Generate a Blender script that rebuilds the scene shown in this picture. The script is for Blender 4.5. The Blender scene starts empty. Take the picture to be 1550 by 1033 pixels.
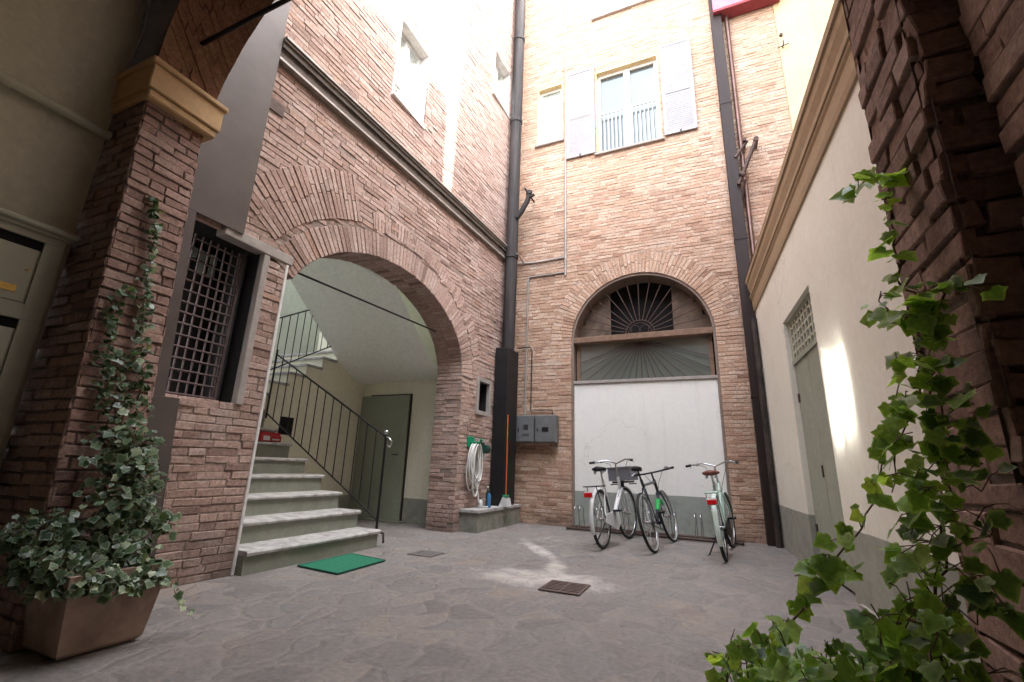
import bpy, math, random
from mathutils import Vector, Matrix
random.seed(7)
R = random.uniform
PI = math.pi
scene = bpy.context.scene
C = scene.collection

# ------------------------------------------------------------------ camera
Uc = Vector((83, 2488.5, -689)).normalized()
Yc = Vector((310, -190.5, -689)).normalized()
Yc = (Yc - Uc * Yc.dot(Uc)).normalized()
Xc = Yc.cross(Uc)
RM = Matrix((Xc, Yc, Uc))              # camera -> world
CAM = Vector((0, 0, 1.0))
cam_d = bpy.data.cameras.new('camera'); cam = bpy.data.objects.new('camera', cam_d); C.objects.link(cam)
cam.matrix_world = Matrix.Translation(CAM) @ RM.to_4x4()
cam_d.sensor_width = 36; cam_d.lens = 16.0; cam_d.clip_start = 0.05; cam_d.clip_end = 500
scene.camera = cam

def at(px, py, y):                      # point of the place seen at a photo pixel, at depth y
    r = RM @ Vector((px - 775, 516.5 - py, -689))
    return CAM + r * (y / r.y)

# ------------------------------------------------------------------ materials
def S(c): return (c[0], c[1], c[2], 1)
class NT:
    def __init__(s, name):
        s.m = bpy.data.materials.new(name); s.m.use_nodes = True
        s.t = s.m.node_tree; s.n = s.t.nodes; s.l = s.t.links
        s.b = s.n['Principled BSDF']; s.out = s.n['Material Output']
    def new(s, typ, **k):
        x = s.n.new(typ)
        for a, v in k.items(): setattr(x, a, v)
        return x
    def set(s, sock, v):
        if hasattr(v, 'is_linked') or hasattr(v, 'links'): s.l.new(v, sock)
        else: sock.default_value = v
    def pos(s):
        if not hasattr(s, '_p'): s._p = s.new('ShaderNodeNewGeometry').outputs['Position']
        return s._p
    def noise(s, scale, detail=4, rough=0.6, vec=None, dist=0.0):
        x = s.new('ShaderNodeTexNoise'); x.inputs['Scale'].default_value = scale
        x.inputs['Detail'].default_value = detail; x.inputs['Roughness'].default_value = rough
        x.inputs['Distortion'].default_value = dist
        s.l.new(vec or s.pos(), x.inputs['Vector']); return x.outputs['Fac']
    def ramp(s, fac, stops):
        x = s.new('ShaderNodeValToRGB'); e = x.color_ramp.elements
        while len(e) < len(stops): e.new(0.5)
        for el, (p, c) in zip(e, stops):
            el.position = p; el.color = S(c) if not isinstance(c, (int, float)) else (c, c, c, 1)
        s.l.new(fac, x.inputs['Fac']); return x.outputs['Color']
    def mix(s, fac, a, b, mode='MIX'):
        x = s.new('ShaderNodeMix', data_type='RGBA', blend_type=mode)
        s.set(x.inputs[0], fac)
        for i, v in ((6, a), (7, b)):
            s.set(x.inputs[i], S(v) if isinstance(v, tuple) else v)
        return x.outputs[2]
    def math(s, op, a, b=0.0, clamp=False):
        x = s.new('ShaderNodeMath', operation=op, use_clamp=clamp)
        s.set(x.inputs[0], a); s.set(x.inputs[1], b); return x.outputs[0]
    def bump(s, h, strength=0.5, dist=0.01):
        x = s.new('ShaderNodeBump'); x.inputs['Strength'].default_value = strength
        x.inputs['Distance'].default_value = dist; s.l.new(h, x.inputs['Height'])
        s.l.new(x.outputs[0], s.b.inputs['Normal'])
    def attr(s, name):
        x = s.new('ShaderNodeAttribute'); x.attribute_name = name; return x.outputs['Fac']
    def sep(s, v):
        x = s.new('ShaderNodeSeparateXYZ'); s.l.new(v, x.inputs[0]); return x.outputs
    def col(s, v): s.set(s.b.inputs['Base Color'], S(v) if isinstance(v, tuple) else v)
    def rough(s, v): s.set(s.b.inputs['Roughness'], v)

def brick_mat(name, cols, soot=0.35, dirt=(0.05, 0.04, 0.035), pale=None, zfade=None, lime_glow=None):
    t = NT(name)
    base = t.ramp(t.attr('tint'), [(i / (len(cols) - 1), c) for i, c in enumerate(cols)])
    big = t.ramp(t.noise(1.1, 5, 0.65), [(0.35, 0.0), (0.72, 1.0)])
    base = t.mix(t.math('MULTIPLY', big, soot), base, dirt)
    if pale:
        pn = t.ramp(t.noise(2.3, 6, 0.7, dist=0.6), [(0.52, 0.0), (0.7, 1.0)])
        base = t.mix(t.math('MULTIPLY', pn, pale[1]), base, pale[0])
    sp = t.ramp(t.noise(38, 5, 0.7), [(0.3, 0.62), (0.7, 1.3)])
    base = t.mix(1.0, base, sp, 'MULTIPLY')
    if zfade:                                        # darker, in patches, towards the foot of the wall
        z = t.sep(t.pos())[2]
        k = t.math('SUBTRACT', 1.0, t.math('DIVIDE', z, zfade), True)
        k = t.math('MULTIPLY', k, t.ramp(t.noise(3.5, 5), [(0.3, 0.2), (0.7, 1.0)]))
        base = t.mix(t.math('MULTIPLY', k, 0.75), base, (0.07, 0.06, 0.055))
    if lime_glow:                                         # paler upper storeys: old limewash, plus bright glow painted into the colour
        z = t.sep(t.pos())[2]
        k = t.math('DIVIDE', t.math('SUBTRACT', z, lime_glow[0]), lime_glow[1] - lime_glow[0], True)
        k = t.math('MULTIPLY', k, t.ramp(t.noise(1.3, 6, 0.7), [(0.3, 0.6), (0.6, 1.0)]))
        base = t.mix(t.math('MULTIPLY', k, lime_glow[3]), base, lime_glow[2])
    t.col(base); t.rough(0.92); t.b.inputs['Specular IOR Level'].default_value = 0.2
    t.bump(t.math('ADD', t.noise(60, 6, 0.75), t.math('MULTIPLY', t.noise(14, 4), 1.5)), 0.75, 0.008)
    return t.m

def plaster(name, c, stain=(0.2, 0.19, 0.16), amt=0.25, dado=None, bump=0.25, scale=1.6, speck=1.0):
    t = NT(name)
    k = t.ramp(t.noise(scale, 6, 0.6, dist=0.4), [(0.4, 0.0), (0.75, 1.0)])
    base = t.mix(t.math('MULTIPLY', k, amt), c, stain)
    f = t.ramp(t.noise(18, 5, 0.65), [(0.3, 1 - 0.1 * speck), (0.7, 1 + 0.07 * speck)])
    base = t.mix(1.0, base, f, 'MULTIPLY')
    if dado:
        z = t.sep(t.pos())[2]
        edge = t.math('ADD', z, t.math('MULTIPLY', t.noise(6, 2), 0.02))
        below = t.math('LESS_THAN', edge, dado[0])
        dc = t.mix(t.ramp(t.noise(5, 6, 0.7), [(0.45, 0.0), (0.62, 1.0)]), dado[1], tuple(x * 0.82 for x in dado[1]))
        # flaking close to the ground
        fl = t.math('MULTIPLY', t.ramp(t.noise(7, 6, 0.75, dist=0.8), [(0.55, 0.0), (0.58, 1.0)]),
                    t.math('SUBTRACT', 1.0, t.math('DIVIDE', z, 0.32), True))
        dc = t.mix(fl, dc, (0.42, 0.37, 0.30))
        base = t.mix(below, base, dc)
    mp = t.new('ShaderNodeMapping'); mp.inputs['Scale'].default_value = (1, 1, 0.09); t.l.new(t.pos(), mp.inputs[0])
    dr = t.ramp(t.noise(7, 6, 0.65, vec=mp.outputs[0]), [(0.56, 0.0), (0.78, 1.0)])
    base = t.mix(t.math('MULTIPLY', dr, 0.22), base, tuple(x * 0.5 for x in c))
    cr = t.new('ShaderNodeTexVoronoi', feature='DISTANCE_TO_EDGE'); cr.inputs['Scale'].default_value = 0.9
    wv = t.new('ShaderNodeTexNoise'); wv.inputs['Scale'].default_value = 3.0; wv.inputs['Detail'].default_value = 6; t.l.new(t.pos(), wv.inputs['Vector'])
    vm = t.new('ShaderNodeVectorMath', operation='MULTIPLY_ADD'); t.l.new(wv.outputs['Color'], vm.inputs[0]); vm.inputs[1].default_value = (.5, .5, .5); t.l.new(t.pos(), vm.inputs[2]); t.l.new(vm.outputs[0], cr.inputs['Vector'])
    ck = t.math('MULTIPLY', t.ramp(cr.outputs['Distance'], [(0.0, 1.0), (0.006, 0.0)]), t.ramp(t.noise(0.7, 2), [(0.5, 0.0), (0.6, 1.0)]))
    base = t.mix(t.math('MULTIPLY', ck, 0.35), base, tuple(x * 0.35 for x in c))
    t.col(base); t.rough(0.85); t.b.inputs['Specular IOR Level'].default_value = 0.25
    t.bump(t.math('ADD', t.noise(9, 6, 0.6), t.math('MULTIPLY', t.noise(70, 4), 0.3)), bump, 0.01)
    return t.m

def simple(name, c, rough=0.6, metal=0.0, vary=0.2, scale=12, bump=0.0, spec=0.4, c2=None, streak=False):
    t = NT(name)
    vec = None
    if streak:
        mp = t.new('ShaderNodeMapping'); mp.inputs['Scale'].default_value = (1, 1, 0.06)
        t.l.new(t.pos(), mp.inputs[0]); vec = mp.outputs[0]
    k = t.ramp(t.noise(scale, 5, 0.65, vec=vec), [(0.35, 0.0), (0.7, 1.0)])
    t.col(t.mix(k, c, c2 if c2 else tuple(x * (1 - vary) for x in c)))
    t.rough(rough); t.b.inputs['Metallic'].default_value = metal
    t.b.inputs['Specular IOR Level'].default_value = spec
    if bump: t.bump(t.noise(scale * 4, 5), bump, 0.005)
    return t.m

M = {}
M['brick_l'] = brick_mat('old_rose_brick', [(0.26, 0.17, 0.142), (0.39, 0.262, 0.218), (0.465, 0.325, 0.275), (0.53, 0.39, 0.335), (0.46, 0.29, 0.225)],
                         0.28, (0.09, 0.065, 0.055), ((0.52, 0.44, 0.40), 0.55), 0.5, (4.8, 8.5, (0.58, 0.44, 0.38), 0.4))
M['mortar_l'] = brick_mat('dusty_mortar', [(0.27, 0.21, 0.185), (0.36, 0.285, 0.245)], 0.4, (0.11, 0.085, 0.07), None, 0.5, (4.8, 8.5, (0.55, 0.42, 0.36), 0.5))
M['brick_b'] = brick_mat('tan_brick', [(0.32, 0.185, 0.125), (0.46, 0.29, 0.20), (0.54, 0.355, 0.25), (0.60, 0.44, 0.335), (0.48, 0.28, 0.19)],
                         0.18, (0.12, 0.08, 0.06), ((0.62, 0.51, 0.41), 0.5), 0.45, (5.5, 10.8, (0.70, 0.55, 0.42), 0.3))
M['mortar_b'] = brick_mat('tan_mortar', [(0.36, 0.26, 0.20), (0.46, 0.34, 0.26)], 0.3, (0.12, 0.08, 0.06), None, None, (5.5, 10.8, (0.66, 0.53, 0.40), 0.3))
M['brick_d'] = brick_mat('dark_archway_brick', [(0.22, 0.135, 0.108), (0.34, 0.215, 0.17), (0.42, 0.275, 0.225), (0.48, 0.33, 0.27)],
                         0.45, (0.045, 0.032, 0.028), ((0.30, 0.23, 0.19), 0.2), 0.6)
M['mortar_d'] = brick_mat('dark_mortar', [(0.17, 0.13, 0.11), (0.24, 0.19, 0.16)], 0.5, (0.03, 0.022, 0.02))
M['brick_p'] = brick_mat('pillar_brick', [(0.24, 0.145, 0.118), (0.36, 0.225, 0.185), (0.42, 0.275, 0.225), (0.48, 0.33, 0.275)], 0.35, (0.05, 0.035, 0.03), ((0.36, 0.27, 0.22), 0.3), 0.5)
M['intrados'] = brick_mat('ochre_washed_brick', [(0.27, 0.135, 0.08), (0.29, 0.15, 0.09), (0.31, 0.165, 0.10)], 0.4, (0.15, 0.08, 0.055), ((0.40, 0.25, 0.14), 0.7))
M['mortar_r'] = M['mortar_d']

M['plaster_passage'] = plaster('grey_green_passage_plaster', (0.66, 0.63, 0.50), (0.50, 0.47, 0.37), 0.3)
M['plaster_right'] = plaster('cream_plaster_with_grey_dado', (0.80, 0.77, 0.67), (0.66, 0.62, 0.52), 0.35, (0.6, (0.335, 0.34, 0.285)), bump=0.18, speck=0.5)
M['plaster_recess'] = plaster('white_plaster_with_grey_dado', (0.80, 0.785, 0.74), (0.70, 0.68, 0.62), 0.35, (0.635, (0.30, 0.32, 0.285)), bump=0.1, speck=0.35, scale=0.8)
M['plaster_room'] = plaster('pale_green_white_plaster', (0.86, 0.86, 0.79), (0.74, 0.74, 0.67), 0.25)
M['plaster_end'] = plaster('cream_room_plaster', (0.78, 0.75, 0.60), (0.62, 0.59, 0.46), 0.35, (0.42, (0.30, 0.31, 0.26)))
M['plaster_dark'] = plaster('dark_green_grey_plaster', (0.42, 0.44, 0.37), (0.32, 0.33, 0.28), 0.3)
M['plaster_yellow'] = plaster('warm_yellow_plaster', (0.62, 0.50, 0.28), (0.62, 0.53, 0.36), 0.4)
M['lining'] = plaster('brown_arch_lining', (0.24, 0.18, 0.145), (0.15, 0.11, 0.09), 0.4)
M['reveal'] = plaster('ochre_cream_reveal', (0.74, 0.60, 0.36), (0.62, 0.5, 0.3), 0.3)
M['plaster_grey'] = plaster('rough_grey_render', (0.33, 0.30, 0.27), (0.22, 0.20, 0.18), 0.4)
M['ceil'] = plaster('ceiling_plaster', (0.55, 0.53, 0.46))
M['cornice'] = plaster('ochre_cornice_plaster', (0.42, 0.31, 0.20), (0.32, 0.23, 0.155), 0.4)
M['impost'] = plaster('orange_stone', (0.55, 0.36, 0.19), (0.40, 0.26, 0.14), 0.4, bump=0.5, scale=5)
M['stone'] = plaster('worn_grey_stone', (0.36, 0.32, 0.29), (0.22, 0.20, 0.18), 0.5, bump=0.6, scale=6)
M['marble'] = plaster('worn_marble_tread', (0.47, 0.455, 0.435), (0.18, 0.165, 0.15), 0.9, bump=0.6, scale=8)
M['riser'] = plaster('grey_green_riser', (0.235, 0.245, 0.20), (0.15, 0.155, 0.125), 0.5, scale=4)
M['white_edge'] = plaster('white_painted_edge', (0.72, 0.69, 0.66), (0.45, 0.42, 0.4), 0.5, scale=8)
M['door_green'] = plaster('grey_green_door_paint', (0.33, 0.345, 0.275), (0.25, 0.26, 0.20), 0.35, bump=0.15, scale=3)
M['door_dark'] = plaster('olive_grey_door_paint', (0.29, 0.31, 0.24), (0.22, 0.235, 0.18), 0.4, bump=0.15, scale=3)
M['panel'] = simple('brown_grey_sheet_metal', (0.105, 0.085, 0.078), 0.38, 0.3, 0.25, 3, 0.05, 0.5)
M['iron'] = simple('dark_iron', (0.022, 0.020, 0.020), 0.5, 0.5, 0.4, 20, 0.2)
M['iron_rust'] = simple('rusty_iron', (0.10, 0.062, 0.05), 0.6, 0.4, 0.5, 25, 0.3)
M['grille'] = simple('grey_brown_iron_bars', (0.17, 0.125, 0.12), 0.55, 0.4, 0.4, 20, 0.2)
M['pipe_black'] = simple('weathered_black_pipe', (0.014, 0.012, 0.012), 0.7, 0.0, 0, 9, 0.2, 0.25, c2=(0.062, 0.052, 0.050), streak=True)
M['casing'] = simple('black_casing', (0.010, 0.009, 0.010), 0.55, 0.0, 0.4, 6, 0.1)
M['duct'] = simple('dark_brown_duct', (0.036, 0.022, 0.019), 0.6, 0.1, 0.4, 5, 0.08, 0.3, streak=True)
M['duct_tar'] = simple('tarred_corner', (0.016, 0.013, 0.012), 0.7, 0.0, 0, 7, 0.4, c2=(0.07, 0.05, 0.04))
M['copper'] = simple('brown_copper_pipe', (0.20, 0.115, 0.095), 0.4, 0.6, 0.4, 6)
M['gutter_top'] = simple('zinc_strip', (0.42, 0.38, 0.34), 0.5, 0.3, 0.3, 10)
M['gutter_dark'] = simple('dark_moulding', (0.12, 0.095, 0.08), 0.8, 0.0, 0.4, 8, 0.4)
M['conduit'] = simple('grey_conduit', (0.42, 0.38, 0.35), 0.6, 0.1, 0.3, 6)
M['meter'] = simple('grey_meter_box', (0.20, 0.205, 0.205), 0.45, 0.3, 0.25, 5)
M['black'] = simple('black_plastic', (0.012, 0.012, 0.013), 0.45, 0, 0.3)
M['void'] = simple('shade_black', (0.012, 0.010, 0.010), 0.9, 0, 0.3)  # near-black colour stands in for the shade inside openings
M['white_frame'] = simple('white_window_paint', (0.60, 0.585, 0.55), 0.5, 0, 0.1)
M['shutter'] = simple('pale_lilac_shutter', (0.31, 0.30, 0.305), 0.6, 0, 0.1, 5)
M['hosew'] = simple('white_hose', (0.72, 0.72, 0.68), 0.5, 0, 0.15)
M['green_p'] = simple('green_plastic', (0.01, 0.26, 0.12), 0.5)
M['dgreen_p'] = simple('dark_green_plastic', (0.008, 0.05, 0.035), 0.5)
M['blue_p'] = simple('blue_bottle', (0.05, 0.16, 0.32), 0.35)
M['white_p'] = simple('white_plastic', (0.6, 0.6, 0.58), 0.5)
M['orange'] = simple('orange_handle', (0.55, 0.13, 0.03), 0.5)
M['pink'] = simple('pink_painted_slab', (0.62, 0.20, 0.30), 0.7, 0, 0.15)
M['pink_dark'] = simple('red_slab_underside', (0.28, 0.05, 0.06), 0.8)
M['wood'] = simple('old_brown_beam', (0.24, 0.145, 0.095), 0.8, 0, 0.4, 9, 0.4)
M['wood_d'] = simple('brown_boards', (0.20, 0.14, 0.10), 0.8, 0, 0.5, 4, 0.3)
M['brass'] = simple('brass', (0.62, 0.42, 0.12), 0.35, 0.8, 0.3)
M['cabinet'] = simple('grey_green_cabinet_paint', (0.55, 0.55, 0.44), 0.55, 0, 0.15, 6)
M['cabinet_l'] = simple('grey_green_letterbox_door', (0.58, 0.57, 0.45), 0.5, 0, 0.12, 6)
M['red_box'] = simple('red_box', (0.42, 0.02, 0.025), 0.5)
M['tile_roof'] = simple('terracotta_roof', (0.30, 0.14, 0.08), 0.9, 0, 0.4, 8, 0.3)
M['chrome'] = simple('chrome', (0.6, 0.6, 0.6), 0.22, 0.95, 0.2)
M['rubber'] = simple('tyre_rubber', (0.018, 0.017, 0.017), 0.75, 0, 0.3)
M['rubber_l'] = simple('pale_sidewall', (0.45, 0.43, 0.40), 0.7)
M['bike_white'] = simple('white_bike_paint', (0.68, 0.68, 0.68), 0.3, 0, 0.08)
M['bike_mint'] = simple('mint_bike_paint', (0.42, 0.56, 0.48), 0.3, 0, 0.1)
M['bike_mint_l'] = simple('pale_mint_mudguard', (0.66, 0.76, 0.70), 0.3, 0, 0.08)
M['bike_dark'] = simple('dark_blue_black_paint', (0.035, 0.04, 0.05), 0.3, 0.1, 0.3)
M['bike_green'] = simple('bright_green_paint', (0.03, 0.42, 0.10), 0.35)
M['saddle_b'] = simple('black_saddle', (0.015, 0.014, 0.016), 0.5)
M['saddle_r'] = simple('red_brown_saddle', (0.20, 0.065, 0.05), 0.5, 0, 0.25)
M['crate'] = simple('grey_plastic_crate', (0.17, 0.17, 0.19), 0.5, 0, 0.15)
M['red_ref'] = simple('red_reflector', (0.62, 0.01, 0.015), 0.25)
M['grate'] = simple('rusted_cast_iron', (0.17, 0.12, 0.105), 0.7, 0.4, 0.4, 20, 0.3)
M['terra'] = plaster('weathered_terracotta', (0.38, 0.27, 0.21), (0.15, 0.105, 0.09), 0.9, bump=0.6, scale=5)
M['soil'] = simple('potting_soil', (0.03, 0.02, 0.015), 0.95)
M['bark'] = simple('ivy_stem', (0.20, 0.125, 0.085), 0.85, 0, 0.4, 40)

def glass_mat(name, c, rough=0.06, mixf=0.45):
    t = NT(name)
    t.col(c); t.rough(0.3)
    g = t.new('ShaderNodeBsdfGlossy'); g.inputs['Roughness'].default_value = rough
    g.inputs['Color'].default_value = (0.9, 0.95, 0.95, 1)
    bm = t.new('ShaderNodeBump'); bm.inputs['Strength'].default_value = 0.06; bm.inputs['Distance'].default_value = 0.02
    t.l.new(t.noise(2.2, 2), bm.inputs['Height']); t.l.new(bm.outputs[0], g.inputs['Normal'])
    mx = t.new('ShaderNodeMixShader'); mx.inputs[0].default_value = mixf
    t.l.new(t.b.outputs[0], mx.inputs[1]); t.l.new(g.outputs[0], mx.inputs[2]); t.l.new(mx.outputs[0], t.out.inputs[0])
    return t.m
M['glass'] = glass_mat('window_glass', (0.045, 0.055, 0.05), 0.02, 0.09)
M['glass_sun'] = glass_mat('bright_reflecting_glass', (0.40, 0.46, 0.43), 0.065, 0.9)
M['glass_pale'] = glass_mat('pale_curtained_glass', (0.34, 0.40, 0.37), 0.05, 0.12)
M['glass_old'] = glass_mat('dusty_old_glass', (0.16, 0.18, 0.155), 0.15, 0.3)

def leaf_mat(name, cols, trans=0.35, rim=((0.55, 0.66, 0.36), 0.5)):
    t = NT(name)
    base = t.ramp(t.attr('tint'), [(i / (len(cols) - 1), c) for i, c in enumerate(cols)])
    base = t.mix(t.math('MULTIPLY', t.ramp(t.math('ADD', t.attr('rim'), t.math('MULTIPLY', t.math('SUBTRACT', t.noise(60, 3), 0.5), 0.5)), [(0.66, 0.0), (0.98, 1.0)]), rim[1]), base, rim[0])
    base = t.mix(1.0, base, t.ramp(t.noise(90, 3), [(0.3, 0.75), (0.7, 1.25)]), 'MULTIPLY')
    t.col(base); t.rough(0.38); t.b.inputs['Specular IOR Level'].default_value = 0.5
    tr = t.new('ShaderNodeBsdfTranslucent'); t.l.new(t.mix(1.0, base, (1.5, 1.6, 0.5), 'MULTIPLY'), tr.inputs[0])
    mx = t.new('ShaderNodeMixShader'); mx.inputs[0].default_value = trans
    t.l.new(t.b.outputs[0], mx.inputs[1]); t.l.new(tr.outputs[0], mx.inputs[2]); t.l.new(mx.outputs[0], t.out.inputs[0])
    return t.m
M['leaf_r'] = leaf_mat('fresh_ivy_leaf', [(0.05, 0.10, 0.035), (0.13, 0.23, 0.06), (0.26, 0.40, 0.10), (0.46, 0.58, 0.20)], 0.5, ((0.50, 0.66, 0.26), 0.45))
M['leaf_l'] = leaf_mat('variegated_ivy_leaf', [(0.02, 0.045, 0.022), (0.05, 0.095, 0.045), (0.12, 0.19, 0.10), (0.50, 0.56, 0.38)], 0.2, ((0.50, 0.56, 0.42), 0.4))

def paving():
    t = NT('porphyry_flagstones')
    mp = t.new('ShaderNodeMapping'); mp.inputs['Scale'].default_value = (4.4, 3.1, 1); mp.inputs['Rotation'].default_value = (0, 0, 0.5)
    wob = t.new('ShaderNodeTexNoise'); wob.inputs['Scale'].default_value = 2.4; t.l.new(t.pos(), wob.inputs['Vector'])
    va = t.new('ShaderNodeVectorMath', operation='MULTIPLY_ADD'); t.l.new(wob.outputs['Color'], va.inputs[0])
    va.inputs[1].default_value = (0.35, 0.35, 0); t.l.new(t.pos(), va.inputs[2]); t.l.new(va.outputs[0], mp.inputs[0])
    v1 = t.new('ShaderNodeTexVoronoi', feature='DISTANCE_TO_EDGE'); t.l.new(mp.outputs[0], v1.inputs['Vector']); v1.inputs['Scale'].default_value = 1
    v2 = t.new('ShaderNodeTexVoronoi', feature='F1'); t.l.new(mp.outputs[0], v2.inputs['Vector']); v2.inputs['Scale'].default_value = 1
    d = t.math('ADD', v1.outputs['Distance'], t.math('MULTIPLY', t.math('SUBTRACT', t.noise(16, 5), 0.5), 0.16))
    joint = t.ramp(d, [(0.01, 1.0), (0.11, 0.0)])
    cs = t.sep(v2.outputs['Color'])
    stone = t.ramp(cs[0], [(0.0, (0.175, 0.16, 0.152)), (0.35, (0.215, 0.195, 0.182)), (0.65, (0.198, 0.186, 0.178)), (1.0, (0.245, 0.212, 0.188))])
    stone = t.mix(1.0, stone, t.ramp(t.noise(30, 6, 0.7), [(0.3, 0.72), (0.7, 1.22)]), 'MULTIPLY')
    # lime in the joints, worn away in the middle of the yard
    wear = t.ramp(t.noise(0.8, 5, 0.65), [(0.38, 0.05), (0.64, 0.36)])
    base = t.mix(t.math('MULTIPLY', joint, wear), stone, (0.33, 0.285, 0.25))
    # spread of dust
    base = t.mix(t.math('MULTIPLY', t.ramp(t.noise(3.2, 7, 0.75, dist=1.0), [(0.5, 0.0), (0.7, 1.0)]), 0.22), base, (0.32, 0.27, 0.22))
    # lime wash stain at the drain and the trail that runs to it
    p = t.sep(t.pos())
    def blob(cx, cy, sx, sy, rot=0.0):
        ca, sa = math.cos(rot), math.sin(rot)
        dx = t.math('SUBTRACT', p[0], cx); dy = t.math('SUBTRACT', p[1], cy)
        u = t.math('DIVIDE', t.math('ADD', t.math('MULTIPLY', dx, ca), t.math('MULTIPLY', dy, sa)), sx)
        w = t.math('DIVIDE', t.math('SUBTRACT', t.math('MULTIPLY', dy, ca), t.math('MULTIPLY', dx, sa)), sy)
        rr = t.math('ADD', t.math('MULTIPLY', u, u), t.math('MULTIPLY', w, w))
        return t.math('SUBTRACT', 1.0, rr, True)
    st = t.math('MAXIMUM', blob(-1.55, 4.45, 0.95, 0.55), t.math('MAXIMUM', blob(-1.60, 4.90, 0.17, 0.75, 0.30), blob(-2.15, 5.9, 0.16, 0.95, 0.62)))
    st = t.math('MAXIMUM', st, t.math('MULTIPLY', blob(-2.2, 6.4, 0.9, 1.5, 0.4), 0.42))
    sv = t.math('ADD', t.math('MULTIPLY', t.noise(3.4, 9, 0.72, dist=0.7), 0.9), t.math('MULTIPLY', st, 0.42))
    sv = t.math('MULTIPLY', t.ramp(sv, [(0.60, 0.0), (0.92, 1.0)]), t.math('MULTIPLY', st, 3.0, True))
    base = t.mix(t.math('MULTIPLY', sv, 0.75, True), base, (0.60, 0.55, 0.50))
    # faint warm patches
    base = t.mix(t.math('MULTIPLY', t.ramp(t.noise(1.7, 3), [(0.5, 0.0), (0.7, 1.0)]), 0.18), base, (0.25, 0.15, 0.10))
    t.col(base)
    t.rough(t.ramp(t.noise(9, 5), [(0.3, 0.5), (0.7, 0.8)])); t.b.inputs['Specular IOR Level'].default_value = 0.35
    h = t.math('ADD', t.math('MULTIPLY', t.ramp(d, [(0.0, 0.0), (0.14, 1.0)]), 1.0), t.math('MULTIPLY', t.noise(40, 6, 0.7), 0.35))
    h = t.math('ADD', h, t.math('MULTIPLY', t.noise(5, 3), 1.0))
    t.bump(h, 0.7, 0.016)
    return t.m
M['paving'] = paving()

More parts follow.
